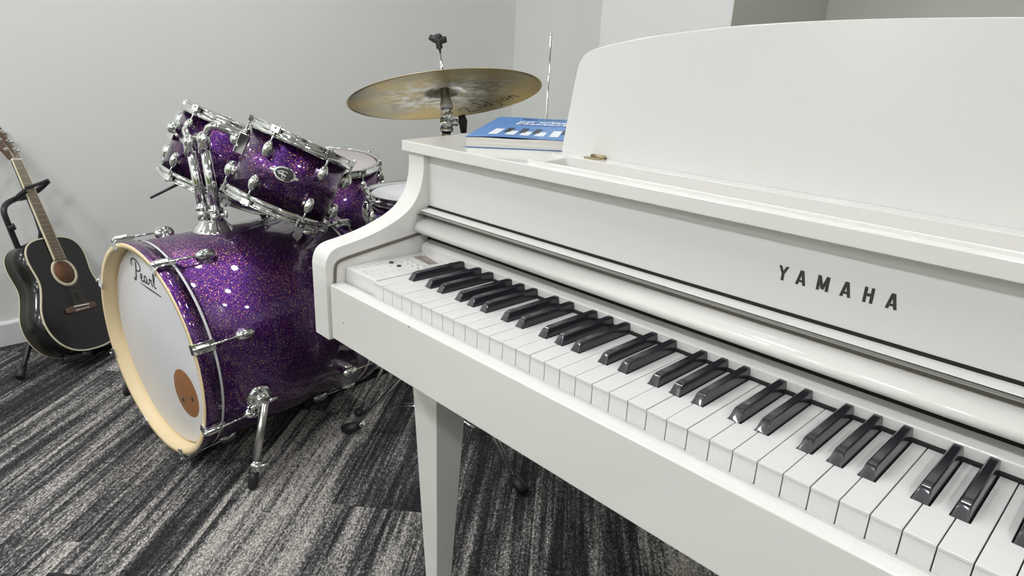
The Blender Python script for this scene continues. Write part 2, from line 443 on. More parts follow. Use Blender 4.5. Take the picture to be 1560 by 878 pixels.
# fallboard roll
rollp = smooth_poly([(0.1420, 0.0372), (0.1375, 0.0385), (0.1345, 0.0430), (0.1350, 0.0490), (0.1400, 0.0550), (0.1480, 0.0595), (0.1640, 0.0625)], 2)
ro = pb(MB().prism([(0.166, 0.0400)] + rollp + [(0.166, 0.0625)], lambda y, z: (XA + .0035, y, z), lambda y, z: (XB - .0035, y, z), smooth=True), 'fallboard', M['piano'])
stripp = [(0.1665, 0.0741), (0.1492, 0.0741), (0.1482, 0.0744), (0.1480, 0.0750), (0.1490, 0.0758), (0.1665, 0.0774)]
fs_ = pb(MB().prism(stripp, lambda y, z: (XA + .0035, y, z), lambda y, z: (XB - .0035, y, z)), 'fallboard_flap', M['piano'], 0.0006)
pb(MB().box(XA + .0035, XB - .0035, 0.1486, 0.1620, 0.0694, 0.0735), 'flap_edge_strip', M['steel'], 0.0004, parent=piano)
pb(MB().box(XA + .0035, XB - .0035, 0.1590, 0.1660, 0.0612, 0.0694), 'recess_shade', M['slot'])  # brown strip stands in for shade in the recess under the flap
pb(MB().box(XA + .0035, XB - .0035, 0.1483, 0.1620, 0.07352, 0.07408), 'seal_line', M['felt'])
for x, sg in ((XA + .0008, 1), (XB - .0034, 1)):
    pb(MB().box(x, x + .0026, 0.142, 0.163, 0.052, 0.0705), 'end_cap', M['steel'], 0.0006)
# name panel
pb(MB().box(XA, XB, 0.168, 0.176, 0.0805, 0.1680), 'name_panel', M['piano_panel'], 0.0006)
# YAMAHA lettering as raised polygons
LB, LT = 0.1133, 0.1290
def ltr(strokes, x0, x1, w=0.0026):
    for st in strokes:
        pts = [(x0 + (x1 - x0) * a, LB + (LT - LB) * b) for a, b in st]
        yield pts
GL = {'Y': [[(0.10, 1), (0.5, 0.45)], [(0.90, 1), (0.5, 0.45)], [(0.5, 0.5), (0.5, 0)]],
      'A': [[(0.12, 0), (0.46, 1)], [(0.88, 0), (0.54, 1)], [(0.25, 0.27), (0.75, 0.27)]],
      'M': [[(0.10, 0), (0.10, 1)], [(0.90, 0), (0.90, 1)], [(0.13, 1), (0.5, 0.1)], [(0.87, 1), (0.5, 0.1)]],
      'H': [[(0.13, 0), (0.13, 1)], [(0.87, 0), (0.87, 1)], [(0.13, 0.52), (0.87, 0.52)]]}
for ch, x0, x1 in (('Y', .5288, .5386), ('A', .5482, .5584), ('M', .5702, .5816), ('A', .5937, .6038), ('H', .6158, .6244), ('A', .6366, .6466)):
    mb = MB()
    for i, pts in enumerate(ltr(GL[ch], x0, x1)):
        wd = 0.0031 if not (ch == 'A' and i == 2) else 0.0024
        # horizontal-width strokes: shear boxes so tops and bottoms stay level
        (ax, az), (bx_, bz) = pts
        if abs(az - bz) < 1e-6:
            q = [(ax, az - wd / 2), (bx_, az - wd / 2), (bx_, az + wd / 2), (ax, az + wd / 2)]
        else:
            q = [(ax - wd / 2, az), (ax + wd / 2, az), (bx_ + wd / 2, bz), (bx_ - wd / 2, bz)]
        dd = 0.0003 + 0.00003 * i
        mb.prism(q, lambda x, z: (x, 0.168, z), lambda x, z: (x, 0.168 - dd, z))
    pb(mb, 'letter', M['ink'])
for sx_, sz_ in ((-0.0505, -0.0760), (0.1249, -0.0252)):
    pb(MB().cyl((sx_, -0.0248, sz_), (sx_, -0.0254, sz_), 0.0011, n=10), 'pinhole', M['ink'])
# control panel at the left of the keys
pb(MB().prism([(0.0035, -0.026), (0.0035, -0.002), (0.0055, 0.001), (0.1500, 0.001), (0.1500, -0.026)], lambda y, z: (XA + .001, y, z), lambda y, z: (-0.0012, y, z)), 'control_panel', M['piano_panel'], 0.001)
pb(MB().box(1.2235, XB - .001, 0.0035, 0.15, -0.026, 0.001), 'end_block', M['piano_panel'], 0.001)
cp = MB().prism([(-0.0705, 0.1215), (-0.0190, 0.1165), (-0.0140, 0.1325), (-0.0655, 0.1430)], lambda x, y: (x, y, 0.0008), lambda x, y: (x, y, 0.0013))
pb(cp, 'display', M['lcd'])
for bx_, by in ((-0.0620, 0.073), (-0.0400, 0.0725)):
    pb(MB().lathe([(0.0, 0.0022), (0.0030, 0.0021), (0.0036, 0.0014), (0.0036, 0)], (bx_, by, 0.001), n=20), 'button', M['ink'])
for bx_, by in ((-0.060, 0.100), (-0.048, 0.101), (-0.045, 0.090), (-0.030, 0.098), (-0.028, 0.087), (-0.015, 0.100), (-0.014, 0.088)):
    pb(MB().lathe([(0.0, 0.0016), (0.0032, 0.0015), (0.0036, 0.0010), (0.0036, 0)], (bx_, by, 0.001), n=16), 'button', M['piano_panel'])
    pb(MB().box(bx_ - .0026, bx_ + .0026, by + .0046, by + .0056, 0.001, 0.00115), 'button_mark', M['grey_ink'])
for r_ in range(5):
    for c_ in range(3):
        bx_ = -0.077 + 0.024 * c_ + 0.003 * (r_ % 2); by = 0.014 + 0.0115 * r_
        pb(MB().box(bx_, bx_ + 0.009 + 0.004 * ((r_ + c_) % 2), by, by + 0.0011, 0.001, 0.00115), 'button_mark', M['grey_ink'])
# lid with trough
LZ0, LS = 0.186, 0.032          # height at y = .15 and slope towards the back flap
def lz(y): return LZ0 + LS * (min(y, 0.45) - 0.15)
LX0, LX1 = -0.140, 1.362
TX0, TX1 = 0.156, 1.066
def lidslab(mb, x0, x1, y0, y1, th=0.018):
    a, b = lz(y0), lz(y1)
    vs = [(x0, y0, a - th), (x1, y0, a - th), (x1, y1, b - th), (x0, y1, b - th), (x0, y0, a), (x1, y0, a), (x1, y1, b), (x0, y1, b)]
    mb.add(vs, [(0, 3, 2, 1), (4, 5, 6, 7), (0, 1, 5, 4), (1, 2, 6, 5), (2, 3, 7, 6), (3, 0, 4, 7)])
# one continuous lid: outline grid with the trough cut out
ys = [0.1495, 0.168, 0.236, 0.45]
xs = [LX0, TX0, TX1, LX1]
vs = []; fs = []
def vid(i, j, k): return (i * 4 + j) * 2 + k
for i, x in enumerate(xs):
    for j, y in enumerate(ys):
        vs.append((x, y, lz(y) - 0.018)); vs.append((x, y, lz(y)))
for i in range(3):
    for j in range(3):
        if i == 1 and j == 1: continue
        fs.append((vid(i, j, 1), vid(i + 1, j, 1), vid(i + 1, j + 1, 1), vid(i, j + 1, 1)))
        fs.append((vid(i, j, 0), vid(i, j + 1, 0), vid(i + 1, j + 1, 0), vid(i + 1, j, 0)))
def side(i0, j0, i1, j1): fs.append((vid(i0, j0, 0), vid(i1, j1, 0), vid(i1, j1, 1), vid(i0, j0, 1)))
for i in range(3): side(i, 0, i + 1, 0); side(i + 1, 3, i, 3)
for j in range(3): side(3, j, 3, j + 1); side(0, j + 1, 0, j)
side(2, 1, 1, 1); side(1, 2, 2, 2); side(1, 1, 1, 2); side(2, 2, 2, 1)
pb(MB().add(vs, fs), 'lid', M['piano'], 0.0016, 3)
# trough box below the opening, open at the top
tr = MB()
tr.box(TX0 - .004, TX1 + .004, 0.1765, 0.240, 0.140, 0.144)
tr.box(TX0 - .004, TX0, 0.1765, 0.240, 0.144, 0.1695); tr.box(TX1, TX1 + .004, 0.1765, 0.240, 0.144, 0.1695)
tr.box(TX0, TX1, 0.2362, 0.240, 0.144, 0.1708); tr.box(TX0, TX1, 0.1765, 0.1800, 0.144, 0.1683)
pb(tr, 'trough', M['piano_panel'])
pb(MB().box(TX0 - .008, TX1 + .008, 0.1635, 0.1690, 0.180, 0.1905), 'page_stop', M['piano'], 0.0010, 2)
# music rest: arched board leaning back, with hinges
BYZ = (0.265, 0.1905); TL = math.radians(9)
ol = [(0.120, 0.0), (0.120, 0.031), (0.122, 0.087), (0.1232, 0.123), (0.1255, 0.134), (0.130, 0.142), (0.136, 0.148), (0.145, 0.1525), (0.165, 0.1582), (0.201, 0.1655), (0.254, 0.174), (0.303, 0.1798), (0.364, 0.1860), (0.417, 0.1892), (0.467, 0.1915), (0.519, 0.193), (0.570, 0.1937), (0.611, 0.1938)]
ol = smooth_poly(ol, 1)
full = ol + [(1.222 - x, h) for x, h in reversed(ol[:-1])]
def bmap(x, h, t): return (x, BYZ[0] + h * math.sin(TL) + t * math.cos(TL), BYZ[1] + h * math.cos(TL) - t * math.sin(TL))
pb(MB().prism(full, lambda x, h: bmap(x, h, 0), lambda x, h: bmap(x, h, 0.018)), 'music_rest', M['piano_panel'], 0.0022, 3)
pb(MB().box(TX0 - .03, TX1 + .03, 0.236, 0.2665, 0.187, 0.1915), 'rest_ledge', M['piano'], 0.0008)
for hx in (0.196, 1.026):
    h_ = MB().box(hx - .013, hx + .013, 0.2450, 0.2640, 0.1912, 0.1932)
    h_.cyl((hx - .013, 0.2625, 0.1940), (hx + .013, 0.2625, 0.1940), 0.0026, n=12)
    pb(h_, 'hinge', M['brass'])
for hx in (0.40, 0.82):
    pb(MB().obox((hx, 0.345, 0.243), (0.010, 0, 0), (0, 0.030, 0.052), (0, 0.0016, -0.0010)), 'rest_strut', M['brass'])
# grand shaped case behind, lid over it
def bent(n=14):
    pts = [(XO + .004, 0.155), (XO + .004, 0.86)]
    for i in range(1, n):
        t = PI * i / n; pts.append((0.13 - 0.257 * math.cos(t), 0.86 + 0.20 * math.sin(t)))
    pts += [(0.387, 0.86), (0.43, 0.78), (0.52, 0.70), (0.70, 0.64), (0.95, 0.60), (1.18, 0.55), (1.31, 0.47), (XP - .004, 0.36), (XP - .004, 0.155)]
    return pts
bp_ = bent()
casep = [(x, max(y, 0.30)) for x, y in bp_]
casep = [(x, y) if y > 0.30 else (x, 0.30) for x, y in bp_]
pb(MB().prism(casep, lambda x, y: (x, y, -0.105), lambda x, y: (x, y, 0.168)), 'case', M['piano'], 0.004, 3)
lidp = []
for x, y in bp_:
    if y > 0.45: lidp.append((x * 1.0 + (-0.008 if x < 0.1 else 0.008 if x > .6 else 0), y + (0.008 if y > .9 else 0)))
lidp = [(LX0, 0.4505)] + [p for p in lidp if p[1] > 0.47] + [(1.345, 0.4505)]
pb(MB().prism(lidp, lambda x, y: (x, y, lz(.45) - .018), lambda x, y: (x, y, lz(.45))), 'rear_lid', M['piano'], 0.002, 2)
# legs: tapered square
def leg(xc, yc, z1, hw1, hw2, z2=-ZF + .001):
    mb = MB()
    vs = [(xc + sx * h, yc + sy * h, z) for z, h in ((z1, hw1), (z2, hw2)) for sx, sy in ((-1, -1), (1, -1), (1, 1), (-1, 1))]
    mb.add(vs, [(0, 1, 2, 3), (7, 6, 5, 4), (0, 4, 5, 1), (1, 5, 6, 2), (2, 6, 7, 3), (3, 7, 4, 0)])
    return mb
for xc, yc in ((-0.0325, 0.1515), (1.2545, 0.1515), (0.20, 0.90)):
    pb(leg(xc, yc, -0.104, 0.0400, 0.0155), 'leg', M['piano'], 0.0018, 2)
# pedal lyre
ly = MB(); ly.box(0.53, 0.56, 0.33, 0.37, -0.66, -0.104); ly.box(0.662, 0.692, 0.33, 0.37, -0.66, -0.104)
pb(ly, 'pedal_post', M['piano'], 0.003)
pb(MB().box(0.50, 0.722, 0.29, 0.40, -0.715, -0.655), 'pedal_box', M['piano'], 0.004)
for px in (0.55, 0.611, 0.672):
    pb(MB().prism([(px - .009, 0.29), (px - .009, 0.235), (px - .014, 0.20), (px + .014, 0.20), (px + .009, 0.235), (px + .009, 0.29)], lambda x, y: (x, y, -0.692), lambda x, y: (x, y, -0.686)), 'pedal', M['brass'], 0.002)

# ------------------------------------------------------------------ book on the lid
ba = math.radians(37); sl = math.atan(LS)
B0 = Vector((-0.012, 0.183, ZF + lz(0.183) + 0.0006))
e1 = Vector((math.cos(ba), math.sin(ba), LS * math.sin(ba))).normalized()
e2 = Vector((-math.sin(ba), math.cos(ba), LS * math.cos(ba))); e2 = (e2 - e1 * e2.dot(e1)).normalized()
e3 = e1.cross(e2)
book = thing('song_book', 'thick blue softcover piano book lying on the white lid', 'book', B0, Matrix((e1, e2, e3)).transposed())
BWd, BH, BT = 0.222, 0.300, 0.0165
def sheet_z(x, y):      # cover bulges a little along the fore edge
    return BT + 0.0018 * math.sin(min(x / 0.16, 1) * PI) * max(0, 1 - y / 0.10) + 0.0006 * math.sin(x * 40)
def slab(zlo, zhi, inset, nx=24, ny=14):
    mb = MB(); vs = []
    for i in range(nx + 1):
        for j in range(ny + 1):
            x = inset + (BWd - 2 * inset) * i / nx; y = inset + (BH - 2 * inset) * j / ny
            vs.append((x, y, zhi(x, y))); vs.append((x, y, zlo(x, y)))
    def id_(i, j, k): return (i * (ny + 1) + j) * 2 + k
    fs = []
    for i in range(nx):
        for j in range(ny):
            fs.append((id_(i, j, 0), id_(i + 1, j, 0), id_(i + 1, j + 1, 0), id_(i, j + 1, 0)))
            fs.append((id_(i, j, 1), id_(i, j + 1, 1), id_(i + 1, j + 1, 1), id_(i + 1, j, 1)))
    for i in range(nx):
        fs.append((id_(i, 0, 0), id_(i, 0, 1), id_(i + 1, 0, 1), id_(i + 1, 0, 0)))
        fs.append((id_(i, ny, 0), id_(i + 1, ny, 0), id_(i + 1, ny, 1), id_(i, ny, 1)))
    for j in range(ny):
        fs.append((id_(0, j, 0), id_(0, j + 1, 0), id_(0, j + 1, 1), id_(0, j, 1)))
        fs.append((id_(nx, j, 0), id_(nx, j, 1), id_(nx, j + 1, 1), id_(nx, j + 1, 0)))
    return mb.add(vs, fs, False)
pm = mat('paper_pages', (0.72, 0.69, 0.63), 0.8); t = NT(pm)
tc = t.n('ShaderNodeTexCoord'); mp = t.n('ShaderNodeMapping'); mp.inputs['Scale'].default_value = (6, 6, 1400); t.l(tc.outputs['Object'], mp.inputs[0])
no = t.n('ShaderNodeTexNoise', i_Scale=1.0, i_Detail=2.0); t.l(mp.outputs[0], no.inputs['Vector'])
t.l(t.ramp(no.outputs[0], [(0.3, (0.58, 0.55, 0.50)), (0.6, (0.78, 0.76, 0.71))]), t.p.inputs['Base Color'])
bmt = mat('blue_book_cover', (0.115, 0.275, 0.60), 0.42, coat=0.15)
slab(lambda x, y: 0.0008, lambda x, y: BT - 0.0013 + (0.0006 * math.sin(x * 60) if y < .05 else 0), 0.0012).build('pages', pm, book)
MB().box(0, BWd, 0, BH, 0, 0.0007).build('back_cover', bmt, book)
slab(lambda x, y: sheet_z(x, y) - 0.0006, sheet_z, 0.0).build('front_cover', bmt, book)
wt = mat('cover_white_print', (0.85, 0.88, 0.92), 0.4); dk = mat('cover_dark_print', (0.04, 0.05, 0.07), 0.4)
kp = MB(); kd = MB()
def lay(mb, x0, y0, x1, y1, skew, h):
    n = 6; vs = []
    for i in range(n + 1):
        u = i / n; y = y0 + (y1 - y0) * u; xo = skew * u
        vs += [(x0 + xo, y, sheet_z(x0 + xo, y) + h), (x1 + xo, y, sheet_z(x1 + xo, y) + h)]
    return mb.add(vs, [(2 * i, 2 * i + 1, 2 * i + 3, 2 * i + 2) for i in range(n)])
for i, x in enumerate((0.030, 0.058, 0.082, 0.106, 0.130, 0.154, 0.178, 0.202)):
    lay(kp, x, 0.030, x + 0.015, 0.088 + (0.022 if i in (0, 4, 7) else 0), 0.0, 0.00025)
for x in (0.050, 0.075, 0.098, 0.146, 0.171):
    lay(kd, x, 0.066, x + 0.011, 0.128, 0.0, 0.0004)
kp.build('cover_picture', wt, book); kd.build('cover_picture', dk, book)
def text_on(body, size, x, y, m, name, parent, bold=0.0):
    c = bpy.data.curves.new(name, 'FONT'); c.body = body; c.size = size; c.extrude = 0.0001; c.offset = bold
    o = bpy.data.objects.new(name, c); COL.objects.link(o)
    dg = bpy.context.evaluated_depsgraph_get(); me = bpy.data.meshes.new_from_object(o.evaluated_get(dg))
    bpy.data.objects.remove(o); me.materials.append(m)
    q = bpy.data.objects.new(name, me); COL.objects.link(q); q.parent = parent; q.location = (x, y, 0)
    return q
for body, sz, x, y, m in (('50 Classical', 0.031, 0.052, 0.205, wt), ('Masterpieces', 0.031, 0.052, 0.176, wt), ('piano collection', 0.013, 0.055, 0.262, dk)):
    q = text_on(body, sz, x, y, m, 'title', book, 0.0006)
    q.location.z = BT + 0.0013
# cover must not hide the title
# ------------------------------------------------------------------ DRUM helpers
def rim_profile(R, w, h, t=0.0023):   # triple flanged hoop, closed profile around z 0..-h
    return [(R - 0.004, 0.0), (R + w, 0.001), (R + w, -0.002), (R, -0.003), (R - 0.0005, -h * .45), (R + 0.006, -h * .5), (R + 0.006, -h), (R + 0.004, -h), (R + 0.003, -h * .58), (R - 0.003, -h * .52), (R - 0.004, -0.002)]
def lug(parent, ang, r, z, size=(0.012, 0.021, 0.012), name='lug'):
    ca, sa = math.cos(ang), math.sin(ang)
    mb = MB()
    mb.ell((ca * (r + size[2] * 0.55), sa * (r + size[2] * 0.55), z), size, ((-sa, ca, 0), (0, 0, 1), (ca, sa, 0)), 20, 12)
    mb.cyl((ca * (r - .001), sa * (r - .001), z), (ca * (r + size[2] * .6), sa * (r + size[2] * .6), z), size[0] * 1.08, size[0] * .9, n=16)
    return mb.build(name, M['chrome'], parent)
def lug_mesh(r, size):
    mb = MB()
    mb.ell((r + size[2] * 0.55, 0, 0), size, ((0, 1, 0), (0, 0, 1), (1, 0, 0)), 20, 12)
    mb.lathe([(size[0] * 1.15, 0), (size[0] * 1.1, size[2] * .4), (size[0] * .8, size[2] * .8)], (r - .001, 0, 0), (1, 0, 0), n=18)
    return mb
def ring_copy(proto, parent, angs, z=0):
    for i, a in enumerate(angs):
        c = proto if i == 0 else proto.copy()
        if i: COL.objects.link(c)
        c.parent = parent; c.rotation_euler = (0, 0, a); c.location = (0, 0, z)

def small_drum(name, label, cat, c, n, R, depth, nl, ph, batter, group=None, shellm=None, xdir=None, hoop=True):
    n = Vector(n).normalized(); a = Vector(xdir if xdir else (1, 0, 0)); a = (a - n * a.dot(n)).normalized(); b = n.cross(a)
    d = thing(name, label, cat, Vector(c) + Vector((0, 0, ZF)), Matrix((a, b, n)).transposed(), group)
    # z = 0 is the top rim; depth to the bottom rim. origin at top centre
    sh = MB().lathe([(R - .012, -0.018), (R - .012, -depth + .018), (R - .0075, -depth + .016), (R - .0075, -0.016)], n=96, closed=True)
    sh.build('shell', shellm or M['purple'], d)
    hh = 0.026
    MB().lathe(rim_profile(R - 0.006, 0.007, hh), n=96, closed=True).build('rim', M['chrome'], d)
    MB().lathe([(r, -depth - z) for r, z in rim_profile(R - 0.006, 0.007, hh)], n=96, closed=True).build('rim', M['chrome'], d)
    MB().lathe([(0, -0.007), (R - .016, -0.007), (R - .011, -0.012), (R - .006, -0.018)], n=96).build('drum_head', batter, d)
    MB().lathe([(0, -depth + 0.007), (R - .016, -depth + 0.007), (R - .011, -depth + 0.012), (R - .006, -depth + 0.018)], n=96).build('drum_head', M['head2'], d)
    angs = [ph + 2 * PI * i / nl for i in range(nl)]
    lz1 = -0.058
    for zc in (lz1, -depth - lz1) if depth > 0.15 else (-depth / 2,):
        pr = lug_mesh(R - .008, (0.0125, 0.0225 if depth > .15 else .034, 0.016)).build('lug', M['chrome'], None)
        ring_copy(pr, d, angs, zc)
    def rod(z0, z1, zt):
        mb = MB().cyl((R + .0035, 0, z0), (R + .0035, 0, z1), 0.0026, n=8)
        mb.cyl((R + .0035, 0, z0 - .004 * zt), (R + .0035, 0, z0 + .007 * zt), 0.0052, n=10)
        mb.obox((R + .0020, 0, z0 - .004 * zt), (0.0055, 0, 0), (0, 0.011, 0), (0, 0, 0.0075))
        return mb.build('tension_rod', M['chrome'], None)
    ring_copy(rod(-0.002, -0.060, 1), d, angs); 
    ring_copy(rod(-depth + 0.002, -depth + 0.060, -1), d, angs)
    return d, (a, b, n)

# ------------------------------------------------------------------ BASS DRUM
az = math.radians(276.08); el = -0.034
nB = Vector((math.cos(az) * math.cos(el), math.sin(az) * math.cos(el), math.sin(el)))
aB = Vector((0, 0, 1)).cross(nB).normalized(); bB = nB.cross(aB)
cB = Vector((-0.946, -0.081, -0.431 + ZF))
RB = Matrix((aB, bB, nB)).transposed()
bass = thing('bass_drum', 'large purple glitter bass drum on its side with white front head', 'drum', cB, RB)
MBW = RB.to_4x4(); MBW.translation = cB
def toB(p): return MBW.inverted() @ Vector(p)
R = 0.286
def build_hoop(z0, sgn, nm='hoop'):
    MB().lathe([(R - .0135, z0), (R, z0 - sgn * 0.0015), (R, z0 - sgn * .040), (R - .0135, z0 - sgn * .040)], n=160, closed=True).build(nm, M['purple'], bass)
    MB().lathe([(R - .0142, z0 - sgn * .040), (R - .0142, z0 + sgn * .0004), (R - .001, z0 + sgn * .0008), (R - .0005, z0 - sgn * .0015)], n=160).build('hoop_lining', M['hoopwood'], bass)
build_hoop(0.0, 1)
build_hoop(-0.545, -1)
MB().lathe([(R - .006, -.0405), (R - .002, -.0405), (R - .002, -.0475), (R - .006, -.0475)], n=160, closed=True).build('collar_ring', M['ring'], bass)
MB().lathe([(R - .006, -.4985), (R - .002, -.4985), (R - .002, -.5045), (R - .006, -.5045)], n=160, closed=True).build('collar_ring', M['ring'], bass)
MB().lathe([(R - .0060, -.0478), (R - .0060, -.498), (R - .013, -.498), (R - .013, -.0478)], n=160, closed=True).build('shell', M['purple'], bass)
MB().lathe([(0, -.030), (.256, -.030), (.264, -.033), (R - .0146, -.041)], n=128).build('front_head', M['head'], bass)
MB().lathe([(0, -.515), (.256, -.515), (.264, -.512), (R - .0146, -.504)], n=128).build('batter_head', M['head'], bass)
hf = lambda x, y, h: (x, y, -0.0298 + h)
# script logo on the head
def sc_(pts, s=1.0, ox=0, oy=0): return [(ox + x * s, oy + y * s) for x, y in pts]
logo = MB()
P_ = [(-0.094, 0.206), (-0.098, 0.214), (-0.092, 0.224), (-0.078, 0.229), (-0.060, 0.227), (-0.046, 0.219), (-0.043, 0.208), (-0.052, 0.199), (-0.066, 0.197), (-0.072, 0.200)]
logo.ribbon(smooth_poly(P_, 2), 0.0042, hf)
logo.ribbon(smooth_poly([(-0.066, 0.222), (-0.073, 0.200), (-0.080, 0.178), (-0.086, 0.168), (-0.092, 0.168), (-0.094, 0.174)], 2), 0.0052, hf)
def small(ch, x):
    b = 0.172
    G = {'e': [[(0, .010), (.010, .014), (.011, .021), (.005, .023), (0, .014), (.003, .003), (.010, .002), (.017, .007)]],
         'a': [[(.013, .020), (.006, .023), (0, .015), (.001, .005), (.006, .002), (.012, .008), (.015, .021), (.013, .006), (.016, .002), (.021, .006)]],
         'r': [[(.001, .006), (.004, .022), (.006, .018), (.011, .018), (.014, .021), (.013, .010), (.013, .003), (.018, .004)]],
         'l': [[(.001, .010), (.010, .030), (.010, .042), (.006, .043), (.002, .025), (.002, .008), (.006, .001), (.011, .004)]]}
    for st in G[ch]: logo.ribbon(smooth_poly([(x + a * 1.15, b + c * 0.98) for a, c in st], 2), 0.0040, hf)
small('e', -0.052); small('a', -0.030); small('r', -0.002); small('l', 0.023)
logo.ribbon([(-0.062, 0.166), (-0.004, 0.162), (0.056, 0.158)], [0.001, 0.0045, 0.003], hf)
logo.build('logo', M['ink'], bass)
# port sticker with two holes
MB().lathe([(0, 0.0006), (0.0645, 0.0006), (0.066, 0)], (0.108, -0.094, -0.0299), n=48).build('port_sticker', M['sticker'], bass)
for x, y in ((0.083, -0.122), (0.140, -0.098)):
    MB().lathe([(0, 0.0012), (0.0068, 0.0012), (0.0072, 0)], (x, y, -0.0299), n=20).build('sticker_hole', M['ink'], bass)
# claws, tension rods and lugs
def claw_at(zf, sg):
    mb = MB()
    # hook over the hoop front, arm along the outside
    pr = [(R - .016, zf + sg * .0035), (R + .004, zf + sg * .0050), (R + .012, zf - sg * .002), (R + .014, zf - sg * .020), (R + .010, zf - sg * .046), (R + .0015, zf - sg * .044), (R + .0015, zf - sg * .001), (R - .016, zf + sg * .0010)]
    mb.prism(pr, lambda r, z: (r, -0.013, z), lambda r, z: (r, 0.013, z))
    mb.cyl((R + .011, 0, zf + sg * .001), (R + .011, 0, zf - sg * .030), 0.0085, n=16)
    mb.cyl((R + .011, 0, zf + sg * .008), (R + .011, 0, zf), 0.0045, n=10)
    return mb
phis = [math.radians(19 + 45 * k) for k in range(8)]
for zf, sg in ((0.0, 1), (-0.545, -1)):
    ring_copy(claw_at(zf, sg).build('claw', M['chrome'], None, bevel=0.0012), bass, phis)
    ring_copy(MB().cyl((R + .010, 0, zf - sg * .03), (R + .008, 0, zf - sg * .118), 0.0030, n=10).build('tension_rod', M['chrome'], None), bass, phis)
    lg = lug_mesh(R - .007, (0.0145, 0.0260, 0.0185))
    lg.cyl((R + .0075, 0, sg * .020), (R + .0095, 0, sg * -.000), 0.0075, n=14)
    ring_copy(lg.build('lug', M['chrome'], None), bass, phis, zf - sg * .122)
# spurs
for sx, foot in ((1, (-0.643, 0.030, 0.0)), (-1, (-1.37, -0.063, 0.0))):
    ang = math.radians(-18) if sx > 0 else math.radians(198)
    zc = -0.140
    ca, sa = math.cos(ang), math.sin(ang)
    base = Vector((ca * (R - .007), sa * (R - .007), zc)); tip = base + Vector((ca, sa, 0)) * .030
    MB().lathe([(0.034, 0), (0.034, 0.006), (0.028, 0.012), (0.021, 0.014), (0.021, 0.026), (0.014, 0.032), (0, 0.033)], base, (ca, sa, 0), n=32).build('spur_bracket', M['chrome'], bass)
    kb = MB().cyl(tip + Vector((0, 0, 0.012)), tip + Vector((0, 0, 0.040)), 0.006, n=12).cyl(tip + Vector((0, 0, -0.012)), tip + Vector((0, 0, -.034)), 0.005, n=12)
    kb.build('spur_bolt', M['chrome'], bass)
    ft = toB(foot); d = (ft - tip).normalized(); L = (ft - tip).length
    MB().cyl(tip, tip + d * (L * .74), 0.0105, n=20).build('spur_tube', M['steel'], bass)
    c_ = tip + d * (L * .72)
    MB().cyl(c_ - d * .012, c_ + d * .014, 0.0135, n=16).ell(c_ + Vector((0.014, 0, 0.004)), (.009, .012, .007)).cyl(c_ + Vector((0.012, 0, 0)), c_ + Vector((.026, .006, -.022)), .004, n=8).build('spur_collar', M['chrome'], bass)
    MB().cyl(c_, tip + d * (L * .90), 0.0055, n=12).build('spur_rod', M['chrome'], bass)
    MB().lathe([(0, 0), (0.008, 0), (0.0125, 0.006), (0.0135, 0.030), (0.011, 0.046), (0, 0.048)], ft - d * .001, -d, n=20).build('rubber_foot', M['black'], bass)

# ------------------------------------------------------------------ TOM HOLDER on top of the bass drum
def Z(p): return Vector((p[0], p[1], p[2] + ZF))
mx, my = -0.985, 0.125
hold = thing('tom_holder', 'chrome double tom holder rising from the purple bass drum', 'drum mount', Z((mx, my, -0.149)))
HO = Z((mx, my, -0.149))
def hb(mb, name, m=None): return mb.build(name, m or M['chrome'], hold, HO)
bz = -0.1495
hb(MB().lathe([(0.0, 0.034), (0.026, 0.034), (0.034, 0.030), (0.038, 0.022), (0.046, 0.016), (0.052, 0.006), (0.053, 0.0)], Z((mx, my, bz)), (0.02, 0.0, 1), n=12, smooth=True), 'base_bracket')
q1 = (-1.003, 0.128); q2 = (-0.945, 0.148)
tops = ((-1.045, 0.110, 0.080), (-0.995, 0.128, 0.092))
for (qx, qy), tp in zip(((-1.018, 0.118), (-0.972, 0.134)), tops):
    b0 = Z((qx, qy, bz + .024)); t0 = Z(tp)
    hb(MB().cyl(b0, t0, 0.0135, n=24), 'post')
    d = (t0 - b0).normalized()
    hb(MB().cyl(b0, b0 + d * .035, 0.0175, n=20).cyl(b0 + d * .030, b0 + d * .040, 0.0195, n=20).ell(b0 + d * .02 + Vector((.020, -.012, 0)), (.010, .010, .012)).cyl(b0 + d * .02, b0 + d * .02 + Vector((.045, .006, .010)), .0045, n=10).ell(b0 + d * .02 + Vector((.048, .006, .012)), (.010, .004, .012)), 'post_clamp')
# clamp heads and L arms
def arm(t0, j, e, nm='arm'):
    t0, j, e = Z(t0), Z(j), Z(e)
    hb(MB().ell(t0, (.018, .018, .021)).cyl(t0 - Vector((0, 0, .034)), t0 + Vector((0, 0, .010)), .0165, n=20), 'ratchet')
    hb(MB().cyl(t0 + Vector((-.026, -.004, .004)), t0 + Vector((.024, -.006, .002)), .0125, n=16).ell(t0 + Vector((.030, -.008, .002)), (.007, .009, .012)), 'clamp_bolt')
    hb(MB().tube(smooth_poly([tuple(t0), tuple(j), tuple(e)], 2), 0.0095, n=14), nm)
arm(tops[1], (-0.960, 0.140, 0.142), (-0.935, 0.225, 0.080))
arm(tops[0], (-1.085, 0.112, 0.118), (-1.125, 0.155, 0.085))

# ------------------------------------------------------------------ TOMS
nT = Vector((0.095, 0.428, 0.899)).normalized()
view = Vector((-0.845 - .816, 0.332 + .512, 0.1 - .3255)).normalized()
wx = view.cross(nT).normalized()
tomn, fr = small_drum('rack_tom', 'nearer purple glitter rack tom with an oval chrome badge', 'drum', (-0.845, 0.332, 0.099), nT, 0.135, 0.205, 6, math.radians(0), M['head2'], xdir=tuple(wx))
